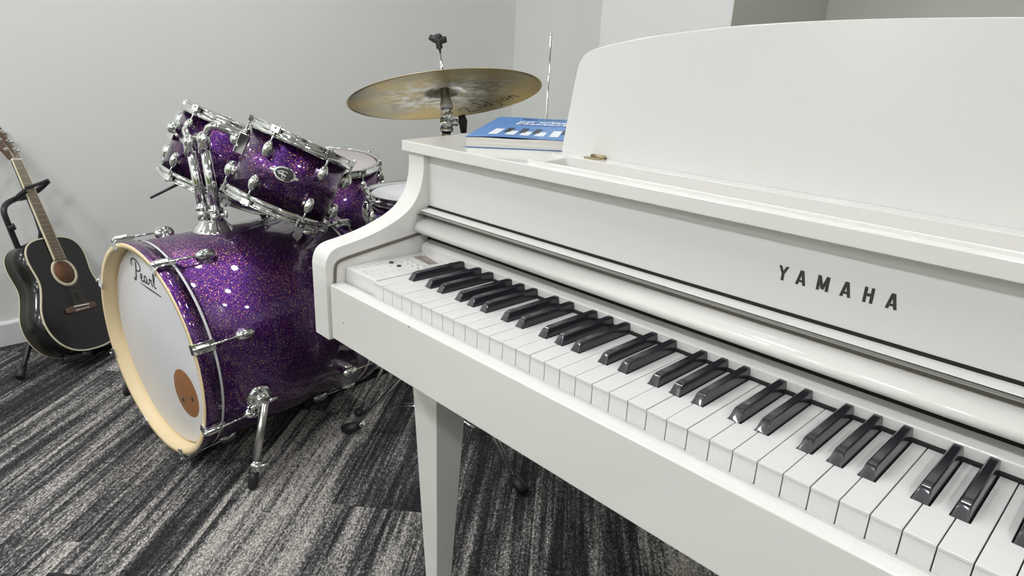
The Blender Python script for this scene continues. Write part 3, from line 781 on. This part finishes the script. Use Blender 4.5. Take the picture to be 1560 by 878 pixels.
# badge and mount on the shell facing the camera: local angle of the view direction
def badge(d, ang, R, z):
    ca, sa = math.cos(ang), math.sin(ang)
    def mp_(x, y, h):
        a2 = ang + x / R; r = R - .0075 + h
        return (r * math.cos(a2), r * math.sin(a2), z + y)
    def plate(scale, h0, h1, m, name, shape):
        mb = MB()
        pts = [(x * scale * 1.75, y * scale * 1.75) for x, y in shape]
        n = len(pts); vs = [mp_(*p, h0) for p in pts]; fs = []
        for q in (1.0, 0.92, 0.75, 0.5, 0.25):
            vs += [mp_(p[0] * q, p[1] * q, h1 - (0.0006 if q == 1.0 else 0)) for p in pts]
        vs.append(mp_(0, 0, h1))
        for r_ in range(5): fs += [(r_ * n + i, r_ * n + (i + 1) % n, (r_ + 1) * n + (i + 1) % n, (r_ + 1) * n + i) for i in range(n)]
        fs += [(5 * n + i, 5 * n + (i + 1) % n, 6 * n) for i in range(n)]
        mb.add(vs, fs); return mb.build(name, m, d)
    sh = []
    for i in range(48):
        t = 2 * PI * i / 48; r_ = 1.0
        x, y = 0.0165 * math.cos(t), 0.0105 * math.sin(t)
        if abs(math.sin(t)) < 0.2: x *= 1.38
        sh.append((x, y))
    pl = plate(1.0, 0, 0.0022, M['chrome'], 'badge', sh)
    sh2 = [(0.0135 * math.cos(2 * PI * i / 32), 0.0080 * math.sin(2 * PI * i / 32)) for i in range(32)]
    plate(1.0, 0.002, 0.0029, M['ink'], 'badge_oval', sh2)
    lg = MB()
    f = lambda x, y, h: mp_(x * 1.75, y * 1.75, 0.0029 + h)
    lg.ribbon([(-.0105, .0000), (-.004, .0035), (.004, .0035), (.0105, .0000)], 0.0012, f, 0.0005)
    lg.ribbon([(-.0085, -.0015), (-.003, -.0005), (.003, -.0022), (.0085, -.0012)], 0.0022, f, 0.0005)
    lg.ribbon([(-.003, .003), (-.002, -.0055), (.003, -.0060)], 0.0016, f, 0.0005)
    lg.build('badge_emblem', M['chrome'], d)
def vang(fr, c):
    d = Vector((0.816, -0.512, 0.3255)) - Vector(c); return math.atan2(d.dot(fr[1]), d.dot(fr[0]))
va = vang(fr, (-0.845, 0.332, 0.0))
badge(tomn, va - math.radians(4), 0.135, -0.098)
def tom_mount(d, ang, R, z):
    ca, sa = math.cos(ang), math.sin(ang)
    mb = MB()
    mb.obox((ca * (R + .004), sa * (R + .004), z), (ca * .012, sa * .012, 0), (-sa * .017, ca * .017, 0), (0, 0, 0.026))
    mb.ell((ca * (R + .016), sa * (R + .016), z + .004), (.017, .017, .016))
    mb.cyl((ca * (R + .012) - sa * .012, sa * (R + .012) + ca * .012, z - .006), (ca * (R + .014) - sa * .040, sa * (R + .014) + ca * .040, z - .010), .0045, n=10)
    mb.build('mount_bracket', M['chrome'], d, bevel=0.002)
tom_mount(tomn, va - math.radians(78), 0.135, -0.075)
tomf, fr2 = small_drum('rack_tom', 'farther purple rack tom, left of and behind the badged one', 'drum', (-1.165, 0.300, 0.106), nT, 0.160, 0.215, 6, math.radians(48), M['head2'], xdir=tuple(wx))
va2 = vang(fr2, (-1.165, 0.30, 0.0))
tom_mount(tomf, va2 - math.radians(60), 0.160, -0.085)
# floor tom
nF = Vector((0.10, -0.06, 1)).normalized()
ftm, fr3 = small_drum('floor_tom', 'tall purple floor tom behind the rack toms near the wall', 'drum', (-1.39, 0.70, -0.05), nF, 0.180, 0.38, 8, math.radians(8), M['head2'], xdir=(1, 0.0, 0))
va3 = vang(fr3, (-1.39, 0.70, 0.0))
for k in range(3):
    an = va3 + math.radians(40 + 120 * k)
    ca, sa = math.cos(an), math.sin(an)
    MB().obox((ca * .186, sa * .186, -.25), (ca * .014, sa * .014, 0), (-sa * .014, ca * .014, 0), (0, 0, .022)).build('leg_bracket', M['chrome'], ftm, bevel=.002)
    top = Vector((ca * .197, sa * .197, -.10)); mwi = ftm.matrix_world
    # reach the floor
    zw = (ftm.location.z) ; Lg = (zw - 0.012) / nF.z
    MB().tube([top, Vector((ca * .197, sa * .197, -.45)), Vector((ca * .235, sa * .235, -Lg + (-(ca * nF.x + sa * nF.y) * .235) * -1))], 0.0048, n=10).build('leg', M['chrome'], ftm)
# snare drum
sn, fr4 = small_drum('snare_drum', 'shallow snare drum with bright white head beside the piano cheek', 'drum', (-0.786, 0.689, -0.063), (0.0, 0.0, 1), 0.181, 0.140, 10, math.radians(12), M['head'], shellm=None)
# snare stand
st = thing('snare_stand', 'chrome tripod stand under the white-headed snare drum', 'stand', (-0.786, 0.689, 0))
so = Vector((-0.786, 0.689, 0))
topz = ZF - 0.063 - 0.150
MB().cyl((so.x, so.y, 0.13), (so.x, so.y, topz - .05), .0125, n=18).build('pole', M['chrome'], st, so)
for k in range(3):
    an = math.radians(-15 + 120 * k); ca, sa = math.cos(an), math.sin(an)
    MB().tube([(so.x, so.y, topz - .06), (so.x + ca * .10, so.y + sa * .10, topz - .03), (so.x + ca * .185, so.y + sa * .185, topz - .008), (so.x + ca * .200, so.y + sa * .200, topz + .02)], .005, n=10).build('basket_arm', M['chrome'], st, so)
    an += math.radians(45); ca, sa = math.cos(an), math.sin(an)
    MB().tube([(so.x + ca * .015, so.y + sa * .015, .34), (so.x + ca * .26, so.y + sa * .26, .018)], .0055, n=10).build('leg', M['chrome'], st, so)
    MB().tube([(so.x + ca * .012, so.y + sa * .012, .15), (so.x + ca * .17, so.y + sa * .17, .135)], .0035, n=8).build('brace', M['chrome'], st, so)
    MB().ell((so.x + ca * .26, so.y + sa * .26, .0145), (.016, .016, .0140)).build('rubber_foot', M['black'], st, so)

# ------------------------------------------------------------------ CYMBAL and stand
cyc = Z((-0.470, 0.504, 0.231))
nC = Vector((-0.322, 0.081, 1)).normalized()
aC = Vector((1, 0, 0)); aC = (aC - nC * aC.dot(nC)).normalized(); bC = nC.cross(aC)
RC = Matrix((aC, bC, nC)).transposed()
cym = thing('crash_cymbal', 'tilted bronze cymbal seen from below above the piano lid', 'cymbal', cyc, RC)
cp_ = [(0.006, 0.0285), (0.018, 0.0280), (0.032, 0.0235), (0.043, 0.0160), (0.050, 0.0112), (0.062, 0.0098), (0.10, 0.0082), (0.15, 0.0056), (0.20, 0.0022), (0.2286, 0.0)]
cp_ = smooth_poly(cp_, 1)
inner = [(r, z - 0.0011) for r, z in reversed(cp_)]
MB().lathe(cp_ + inner, n=160, closed=True).build('plate', M['bronze'], cym)
# brand lettering on the underside
vC = Vector((0.816, -0.512, 0.3255 + ZF)) - cyc
mwC = RC.to_4x4(); mwC.translation = cyc; inv = mwC.inverted()
def under(u, v):           # pixel ray to the underside plane
    d = fwd + r2 * ((u - 780) / 1015.06) - u2 * ((v - 439) / 1015.06)
    C_ = cam.matrix_world.translation; pz = inv @ C_; dz = (inv.to_3x3() @ d)
    t_ = (0.0035 - pz.z) / dz.z; q = pz + dz * t_
    return (q.x, q.y)
def cz(r):
    for (r0, z0), (r1, z1) in zip(cp_[:-1], cp_[1:]):
        if r0 <= r <= r1: return z0 + (z1 - z0) * (r - r0) / (r1 - r0)
    return 0.0
fC = lambda x, y, h: (x, y, cz(math.hypot(x, y)) - 0.0011 - h - 0.00005)
# letters laid out along a baseline on the metal, tangent to the rim
pA = Vector(under(718, 170)); pB = Vector(under(796, 145))
dx = (pB - pA); LL = dx.length; ex = dx / LL
ey = Vector(under(722, 150)) - Vector(under(721, 160)); ey = (ey - ex * ey.dot(ex)).normalized()
HT = LL * 0.33
def Zp(pts): return [tuple(pA + ex * (x * LL) + ey * (y * HT)) for x, y in pts]
zl = MB()
ZL = [[(0.00, .78), (.07, .92), (.16, .90), (.09, .48), (.00, .06), (.08, .10), (.19, .04)],
      [(.265, .50), (.250, .10)], [(.272, .72), (.268, .82)], [(.365, 1.08), (.330, .08)],
      [(.470, .46), (.415, .48), (.385, .26), (.40, .08), (.450, .14)], [(.515, 1.08), (.465, .08)],
      [(.590, .50), (.555, -.22), (.500, -.34)], [(.600, .72), (.595, .82)], [(.660, .50), (.640, .10)], [(.670, .72), (.665, .82)],
      [(.790, .46), (.735, .48), (.705, .26), (.72, .08), (.775, .16)], [(.810, .50), (.785, .08)],
      [(.870, .50), (.850, .08)], [(.858, .28), (.905, .50), (.945, .46), (.935, .10), (.990, .16)]]
for pts, wd in [(p_, .0030) for p_ in ZL]:
    zl.ribbon(smooth_poly(Zp(pts), 2), wd, fC, 0.0003)
zl.build('lettering', M['ink'], cym)

CS = Vector((-0.497, 0.53, 0))
cs = thing('cymbal_stand', 'chrome tripod cymbal stand behind the piano with black wing knob', 'stand', CS)
def cb(mb, name, m=None): return mb.build(name, m or M['chrome'], cs, CS)
cb(MB().cyl((CS.x, CS.y, .10), (CS.x, CS.y, .50), .0127, n=24), 'lower_tube')
cb(MB().cyl((CS.x, CS.y, .48), (CS.x, CS.y, .80), .0112, n=24), 'middle_tube')
cb(MB().cyl((CS.x, CS.y, .49), (CS.x, CS.y, .53), .0185, n=24), 'height_collar')
zc = ZF + 0.152
cb(MB().cyl((CS.x, CS.y, .78), (CS.x, CS.y, zc + .02), .0118, n=24), 'upper_tube')
cb(MB().cyl((CS.x, CS.y, zc - .004), (CS.x, CS.y, zc + .034), .0165, n=24).cyl((CS.x, CS.y, zc + .028), (CS.x, CS.y, zc + .036), .0180, n=24).cyl((CS.x, CS.y, zc - .004), (CS.x, CS.y, zc + .003), .0175, n=24), 'height_collar')
kd_ = Vector((0.72, 0.69, 0))      # knob points to the right in the photograph
kp_ = Vector((CS.x, CS.y, zc + .018))
cb(MB().cyl(kp_, kp_ + kd_ * .040, .0045, n=12).cyl(kp_ + kd_ * .014, kp_ + kd_ * .028, .009, n=14), 'knob_bolt')
cb(MB().tube([kp_ + kd_ * .036 + Vector((0, 0, .018)), kp_ + kd_ * .040 + Vector((0, 0, .004)), kp_ + kd_ * .042 + Vector((0, 0, -.024))], [.008, .011, .0075], n=12), 'wing_knob', M['black'])
# tilter and rod through the cymbal
t0 = Vector((CS.x, CS.y, zc + .03)); base_c = cyc - nC * 0.030
cb(MB().tube([t0, t0 + Vector((0.004, -.004, .018)), base_c - nC * .004], [.0085, .0105, .0085], n=16), 'tilter')
cb(MB().cyl(base_c + Vector((-.024, .010, -.012)), base_c + Vector((.024, -.008, -.014)), .0095, n=18).ell(base_c + Vector((.028, -.010, -.014)), (.006, .008, .012)), 'tilter_ratchet')
cb(MB().cyl(cyc - nC * .020, cyc + nC * .128, .0042, n=14), 'cymbal_rod')
cb(MB().lathe([(0.0045, -.030), (.0140, -.030), (.0155, -.020), (.0110, -.002), (.0105, .020), (.0045, .021)], cyc, nC, n=24), 'cymbal_sleeve', M['steel'])
kt = cyc + nC * .130
sd = r2 - nC * r2.dot(nC); sd.normalize()
cb(MB().cyl(kt - nC * .016, kt + nC * .006, .0075, n=14).tube([kt - sd * .020 + nC * .012, kt - sd * .009 + nC * .006, kt, kt + sd * .009 + nC * .002, kt + sd * .019 + nC * .002], [.0065, .0085, .0095, .0085, .0065], n=12).ell(kt + nC * .008, (.011, .010, .010)), 'wing_nut', M['black'])
# tripod
for fx, fy in ((-0.715, 0.352), (-0.190, 0.540), (-0.44, 0.86)):
    f = Vector((fx, fy, .018)); h = Vector((CS.x, CS.y, 0)); d = (Vector((fx, fy, 0)) - h).normalized(); s_ = Vector((-d.y, d.x, 0))
    for o_ in (-.008, .008):
        cb(MB().tube([h + d * .016 + s_ * o_ + Vector((0, 0, .33)), f + s_ * o_ * .6 + Vector((0, 0, .012)) - d * .020], .0042, n=8), 'leg')
        cb(MB().tube([h + d * .016 + s_ * o_ + Vector((0, 0, .12)), f * .45 + (h + Vector((0, 0, .20))) * .55 + s_ * o_], .0034, n=8), 'brace')
    a_ = f - d * .030 + Vector((0, 0, .014))
    cb(MB().cyl(a_ - d * .014 + Vector((0, 0, .012)), a_ + d * .004, .008, n=12), 'leg_tip')
    cb(MB().tube([a_ + Vector((0, 0, 0)), f + Vector((0, 0, .002)), f + d * .020 + Vector((0, 0, -.002))], [.013, .0165, .0110], n=14), 'rubber_foot', M['black'])
cb(MB().cyl((CS.x, CS.y, .32), (CS.x, CS.y, .36), .021, n=20).cyl((CS.x, CS.y, .10), (CS.x, CS.y, .14), .019, n=20), 'tripod_hub')

# hi hat stand: only its thin pull rod shows above the book
HS = Vector((-0.607, 1.0, 0))
hh = thing('hi_hat_stand', 'slender upright chrome rod of hi-hat stand rising behind the book', 'stand', HS)
ht = ZF + 0.394
MB().cyl((HS.x, HS.y, .60), (HS.x, HS.y, ht), .0031, n=12).ell((HS.x, HS.y, ht), (.004, .004, .003)).build('pull_rod', M['chrome'], hh, HS)
MB().cyl((HS.x, HS.y, .06), (HS.x, HS.y, .80), .0105, n=20).build('tube', M['chrome'], hh, HS)
for z_, s_ in ((.838, 1), (.822, -1)):
    pr_ = [(0.005, .022), (.03, .018), (.045, .008), (.09, .005), (.165, 0), (.165, -.001), (.09, .004), (.045, .007), (.03, .017), (.005, .021)]
    MB().lathe([(r, s_ * z) for r, z in pr_], (HS.x, HS.y, z_), n=64, closed=True).build('hi_hat_plate', M['bronze'], hh, HS)
for k in range(3):
    an = math.radians(90 + 120 * k); ca, sa = math.cos(an), math.sin(an)
    MB().tube([(HS.x + ca * .014, HS.y + sa * .014, .30), (HS.x + ca * .24, HS.y + sa * .24, .014)], .005, n=10).build('leg', M['chrome'], hh, HS)
    MB().ell((HS.x + ca * .24, HS.y + sa * .24, .0125), (.015, .015, .0120)).build('rubber_foot', M['black'], hh, HS)
MB().cyl((HS.x, HS.y, .27), (HS.x, HS.y, .33), .019, n=18).build('tripod_hub', M['chrome'], hh, HS)

# boom stand behind the kit; its thin arm end sticks out left of the far tom
BS = Vector((-1.42, 0.48, 0))
bs = thing('boom_stand', 'dark thin boom arm poking out left under the farther rack tom', 'stand', BS)
def pxat(u, v, x):      # a point on the pixel's ray at depth plane x
    d = fwd + r2 * ((u - 780) / 1015.06) - u2 * ((v - 439) / 1015.06); C_ = cam.matrix_world.translation
    return C_ + d * ((x - C_.x) / d.x)
ea = Vector((-1.50, 0.087, 0.658)); 
pe = pxat(229, 302, -1.42); pj_ = pxat(300, 266, -1.42)
BS.y = pj_.y
bs.location = BS
MB().tube([pe, pj_], [.0035, .0055], n=10).build('boom_arm', M['black_metal'], bs, BS)
MB().cyl((BS.x, BS.y, .03), (BS.x, BS.y, pj_.z), .011, n=16).build('pole', M['chrome'], bs, BS)
MB().cyl((BS.x, BS.y, pj_.z - .02), (BS.x, BS.y, pj_.z + .02), .016, n=16).build('joint', M['chrome'], bs, BS)
for k in range(3):
    an = math.radians(20 + 120 * k); ca, sa = math.cos(an), math.sin(an)
    MB().tube([(BS.x + ca * .014, BS.y + sa * .014, .24), (BS.x + ca * .20, BS.y + sa * .20, .012)], .005, n=10).build('leg', M['chrome'], bs, BS)
    MB().ell((BS.x + ca * .20, BS.y + sa * .20, .0125), (.014, .014, .0120)).build('rubber_foot', M['black'], bs, BS)

# kick pedal behind the bass drum
KP = cB - nB * 0.63; KP.z = 0
kd3 = Vector((nB.x, nB.y, 0)).normalized(); ks = Vector((-kd3.y, kd3.x, 0))
kk = thing('kick_pedal', 'dark metal kick pedal at the rear of the bass drum', 'drum pedal', KP)
up3 = Vector((0, 0, 1))
MB().obox(KP + up3 * .006, kd3 * .13, ks * .045, up3 * .005).build('base_plate', M['black_metal'], kk, KP)
MB().obox(KP - kd3 * .01 + up3 * .045, kd3 * .115 + up3 * .028, ks * .036, (kd3 * -.24 + up3) .normalized() * .004).build('foot_board', M['steel'], kk, KP)
for s_ in (-1, 1):
    MB().tube([KP + kd3 * .11 + ks * .045 * s_ + up3 * .01, KP + kd3 * .095 + ks * .040 * s_ + up3 * .19], .007, n=10).build('post', M['chrome'], kk, KP)
MB().cyl(KP + kd3 * .095 - ks * .045 + up3 * .19, KP + kd3 * .095 + ks * .045 + up3 * .19, .006, n=12).build('axle', M['chrome'], kk, KP)
MB().tube([KP + kd3 * .095 + up3 * .19, KP + kd3 * .03 + up3 * .36], .0032, n=8).ell(KP + kd3 * .03 + up3 * .36, (.024, .024, .026)).build('beater', M['black'], kk, KP)

# ------------------------------------------------------------------ GUITAR
gp_ = [-1.6638, -0.0608, -0.68, 0.7079, 0.4223, -0.1618, 0.8067]
gx, gy, gz, gaz, gb, gro, gs = gp_
n0 = Vector((math.cos(gaz), math.sin(gaz), 0)); s0 = Vector((-math.sin(gaz), math.cos(gaz), 0)); uz = Vector((0, 0, 1))
v1 = uz * math.cos(gb) - n0 * math.sin(gb); gn = n0 * math.cos(gb) + uz * math.sin(gb)
gS = s0 * math.cos(gro) + v1 * math.sin(gro); gV = v1 * math.cos(gro) - s0 * math.sin(gro)
RG = Matrix((gS, gV, gn)).transposed().to_4x4()
RG = Matrix.Translation(Vector((gx, gy, gz + ZF))) @ RG @ Matrix.Scale(gs, 4)
gt = thing('acoustic_guitar', 'black acoustic guitar with cream binding leaning on its stand', 'guitar')
gt.matrix_world = RG
half = [(0.0, 0.0), (0.060, 0.003), (0.115, 0.018), (0.160, 0.050), (0.188, 0.095), (0.199, 0.150), (0.190, 0.205), (0.163, 0.255), (0.142, 0.300), (0.138, 0.335), (0.144, 0.375), (0.148, 0.415), (0.140, 0.455), (0.112, 0.487), (0.070, 0.501), (0.030, 0.504), (0.0, 0.505)]
half = smooth_poly(half, 2)
outl = half + [(-x, y) for x, y in reversed(half[1:-1])]
DP = 0.112
def off2(pts, d):
    n = len(pts); out = []
    for i in range(n):
        a = Vector(pts[i - 1]); b = Vector(pts[(i + 1) % n]); t_ = (b - a).normalized(); nn = Vector((t_.y, -t_.x))
        p = Vector(pts[i]) + nn * d; out.append((p.x, p.y))
    return out
MB().prism(off2(outl, -0.001), lambda x, y: (x, y, -DP), lambda x, y: (x, y, -0.0005), smooth=True).build('body', M['guitar'], gt)
def rimstrip(z0, z1, w, m, name):
    a = outl; b = off2(outl, -w); n = len(a); vs = []
    for z in (z0, z1): vs += [(*p, z) for p in a] + [(*p, z) for p in b]
    fs = []
    for i in range(n):
        j = (i + 1) % n
        fs += [(i, j, n + j, n + i), (2 * n + i, 3 * n + i, 3 * n + j, 2 * n + j), (i, 2 * n + i, 2 * n + j, j), (n + i, n + j, 3 * n + j, 3 * n + i)]
    return MB().add(vs, fs).build(name, m, gt)
rimstrip(-0.0035, 0.0006, 0.0055, M['cream'], 'binding')
rimstrip(-DP - .0006, -DP + .0022, 0.003, M['cream'], 'binding')
MB().lathe([(0.0, 0.0004), (0.050, 0.0004), (0.050, 0.0008), (0.0, 0.0008)], (0, 0.345, 0), n=48).build('soundhole', M['hole'], gt)
MB().lathe([(0.049, 0.0003), (0.049, 0.0013), (0.062, 0.0013), (0.062, 0.0003)], (0, 0.345, 0), n=64, closed=True).build('rosette', M['cream'], gt)
br_ = MB().prism([(-0.078, -0.012), (-0.04, -0.016), (0.04, -0.016), (0.078, -0.012), (0.078, 0.008), (0.04, 0.014), (-0.04, 0.014), (-0.078, 0.008)], lambda x, y: (x, 0.185 + y, 0), lambda x, y: (x, 0.185 + y, 0.009))
br_.build('bridge', M['rosewood'], gt, bevel=.002)
MB().obox((0, 0.192, 0.0105), (0.038, -.002, 0), (0, 0.0022, 0), (0, 0, 0.003)).build('saddle', M['bone'], gt)
for i in range(6): MB().ell((-0.030 + .012 * i, 0.177, 0.0095), (.003, .003, .003)).build('bridge_pin', M['bone'], gt)
FB0, NUT = 0.402, 0.838
vs = [(-.028, FB0, .0015), (.028, FB0, .0015), (.0215, NUT, .010), (-.0215, NUT, .010), (-.028, FB0, .009), (.028, FB0, .009), (.0215, NUT, .0165), (-.0215, NUT, .0165)]
fbq = [(0, 3, 2, 1), (4, 5, 6, 7), (0, 1, 5, 4), (1, 2, 6, 5), (2, 3, 7, 6), (3, 0, 4, 7)]
MB().add(vs, fbq).build('fretboard', M['fretwood'], gt)
for s_ in (-1, 1):
    MB().add([(s_ * .0262, FB0, .002), (s_ * .0295, FB0, .002), (s_ * .0232, NUT, .0105), (s_ * .0200, NUT, .0105), (s_ * .0262, FB0, .0097), (s_ * .0295, FB0, .0095), (s_ * .0232, NUT, .0172), (s_ * .0200, NUT, .0172)], fbq).build('neck_binding', M['cream'], gt)
SC_ = NUT - 0.192
for k in range(1, 21):
    y = NUT - SC_ * (1 - 2 ** (-k / 12)); tt = (y - FB0) / (NUT - FB0)
    if tt < 0.01: break
    hw = .028 + (.0215 - .028) * tt; z = .009 + .0075 * tt
    MB().box(-hw, hw, y - .0010, y + .0010, z - .001, z + .0012).build('fret', M['string'], gt)
    if k in (3, 5, 7, 9, 12, 15):
        pass
# neck back
nk = MB(); n_ = 12; vs = []
for y, hw, zt, th in ((0.50, .029, .003, .055), (0.535, .0285, .0035, .028), (0.60, .0265, .005, .019), (NUT, .0215, .0100, .017)):
    for i in range(n_ + 1):
        a = PI * i / n_; vs.append((hw * math.cos(a), y, zt - th * math.sin(a)))
fs = []
for r_ in range(3):
    for i in range(n_): fs.append((r_ * 13 + i, r_ * 13 + i + 1, (r_ + 1) * 13 + i + 1, (r_ + 1) * 13 + i))
    fs.append((r_ * 13, (r_ + 1) * 13, (r_ + 1) * 13 + 12, r_ * 13 + 12))
fs += [tuple(range(13)), tuple(range(39, 52))]
nk.add(vs, fs, True).build('neck', M['black_metal'], gt)
MB().box(-.0225, .0225, NUT, NUT + .006, .010, .0185).build('nut', M['bone'], gt)
tiltm = lambda x, y, z: (x, NUT + .006 + y * .97, .0135 - y * .24 + z)
hd = [(-.0225, 0), (.0225, 0), (.030, .045), (.034, .165), (.022, .178), (.0, .182), (-.022, .178), (-.034, .165), (-.030, .045)]
MB().prism(hd, lambda x, y: tiltm(x, y, -.016), lambda x, y: tiltm(x, y, 0)).build('headstock', M['rosewood'], gt, bevel=.0015)
for s_ in (-1, 1):
    for k in range(3):
        y = .045 + .045 * k
        MB().cyl(tiltm(s_ * .021, y, 0), tiltm(s_ * .021, y, .014), .0042, n=12).cyl(tiltm(s_ * .021, y, 0), tiltm(s_ * .021, y, .003), .0075, n=14).cyl(tiltm(s_ * .034, y, -.009), tiltm(s_ * .046, y, -.009), .0035, n=8).ell(tiltm(s_ * .051, y, -.009), (.010, .0085, .005)).build('tuning_peg', M['chrome'], gt)
for i in range(6):
    x0 = -0.0275 + .011 * i; x1 = -.0165 + .0066 * i; sx = -1 if i < 3 else 1; ky = .045 + .045 * ([0, 1, 2, 2, 1, 0][i])
    MB().tube([(x0, .188, .0125), (x1, NUT + .003, .0190), tiltm(sx * .0195, ky, .010)], .00075, n=6).build('string', M['string'], gt)

# guitar stand
def G(x, y, z): return RG @ Vector((x, y, z))
GS = Vector((-1.72, -0.20, 0))
gst = thing('guitar_stand', 'black tubular stand holding the black guitar by the wall', 'stand', GS)
def gb_(mb, name, m=None): return mb.build(name, m or M['black_metal'], gst, GS)
neckp = G(0, 0.735, -.013)
# neck yoke: foam U around the neck
yk = [G(-.060, .690, -.030), G(-.045, .688, -.038), G(.0, .690, -.036), G(.055, .705, -.022)]
gb_(MB().tube(smooth_poly([tuple(G(-.040, .700, .030)), tuple(G(-.047, .692, .010)), tuple(G(-.040, .686, -.030)), tuple(G(0, .690, -.040)), tuple(G(.040, .700, -.030)), tuple(G(.060, .715, .010)), tuple(G(.075, .735, .045))], 2), .0085, n=12), 'neck_yoke', M['black'])
gb_(MB().tube(smooth_poly([tuple(G(-.030, .712, .026)), tuple(G(.02, .722, .030)), tuple(G(.075, .737, .045))], 1), .0055, n=10), 'retaining_bar', M['black'])
el_ = G(-.115, .645, -.035)
mastb = G(-.030, .30, -DP - .03)
gb_(MB().tube(smooth_poly([tuple(G(-.035, .688, -.034)), tuple(G(-.085, .672, -.035)), tuple(el_), tuple(G(-.110, .600, -.045)), tuple(G(-.075, .50, -.085)), tuple(mastb)], 2), .0090, n=12), 'mast')
gb_(MB().tube([tuple(G(-.100, .585, -.05)), tuple(G(-.092, .565, -.056))], .0125, n=12), 'mast_collar')
gb_(MB().tube([tuple(mastb), (-1.86, -0.175, .16)], .0115, n=12), 'lower_mast')
hubp = Vector((-1.86, -0.175, .17))
gb_(MB().cyl(hubp - Vector((0, 0, .035)), hubp + Vector((0, 0, .035)), .020, n=16), 'hub')
for fx, fy in ((-1.668, -0.290), (-1.74, 0.20), (-1.985, -0.02)):
    f = Vector((fx, fy, .016))
    gb_(MB().tube([hubp, f], .0085, n=10), 'leg')
    d = (f - hubp).normalized()
    gb_(MB().tube([f - d * .035, f + d * .004], [.0115, .0135], n=12), 'rubber_foot', M['black'])
for s_ in (-1, 1):
    e_ = G(s_ * .085, .005, -DP - .012); fr_ = G(s_ * .085, -.010, -.004); ti = G(s_ * .085, -.004, .010)
    gb_(MB().tube(smooth_poly([tuple(hubp), tuple(e_ + Vector((0, 0, -.01))), tuple(G(s_ * .085, -.012, -DP * .5)), tuple(fr_), tuple(ti)], 1), .0075, n=10), 'cradle_arm', M['black'])

# ------------------------------------------------------------------ sub-parts
NEST = {'letter': 'name_panel', 'pinhole': 'key_slip', 'button': 'control_panel', 'button_mark': 'control_panel', 'display': 'control_panel', 'hinge': 'music_rest', 'rest_strut': 'music_rest',
        'guide_slot': 'slot_trim', 'pedal': 'pedal_box', 'trough': 'lid', 'page_stop': 'lid', 'seal_line': 'fallboard_flap', 'flap_edge_strip': 'fallboard_flap',
        'title': 'front_cover', 'cover_picture': 'front_cover', 'hoop_lining': 'hoop', 'logo': 'front_head', 'sticker_hole': 'port_sticker', 'spur_collar': 'spur_tube', 'spur_rod': 'spur_tube',
        'spur_bolt': 'spur_bracket', 'badge_oval': 'badge', 'badge_emblem': 'badge', 'rubber_foot': ('spur_tube', 'leg'), 'leg_tip': 'leg', 'rosette': 'body', 'binding': 'body',
        'saddle': 'bridge', 'bridge_pin': 'bridge', 'fret': 'fretboard', 'neck_binding': 'fretboard', 'nut': 'neck', 'tuning_peg': 'headstock', 'post_clamp': 'post', 'clamp_bolt': 'ratchet',
        'tilter_ratchet': 'tilter', 'mast_collar': 'mast', 'knob_bolt': 'upper_tube', 'wing_knob': 'upper_tube'}
def kind(o): return o.name.split('.')[0]
def cen(o):
    vs = o.data.vertices; k = max(1, len(vs) // 40)
    q = [o.location + vs[i].co for i in range(0, len(vs), k)]
    return sum(q, Vector()) / len(q)
def gap(a, b):
    va = a.data.vertices; vb = b.data.vertices
    A = [a.location + va[i].co for i in range(0, len(va), max(1, len(va) // 12))]; B = [b.location + vb[i].co for i in range(0, len(vb), max(1, len(vb) // 60))]
    return min((p - q).length for p in A for q in B)
for root in [o for o in S.objects if o.type == 'EMPTY']:
    kids = [c for c in S.objects if c.parent == root]
    for c in kids:
        t_ = NEST.get(kind(c))
        if not t_: continue
        t_ = (t_,) if isinstance(t_, str) else t_
        cand = [k for k in kids if kind(k) in t_ and k is not c and tuple(k.rotation_euler) == (0, 0, 0) and k.location.length < 1e-9]
        if cand: c.parent = min(cand, key=lambda k: gap(c, k))
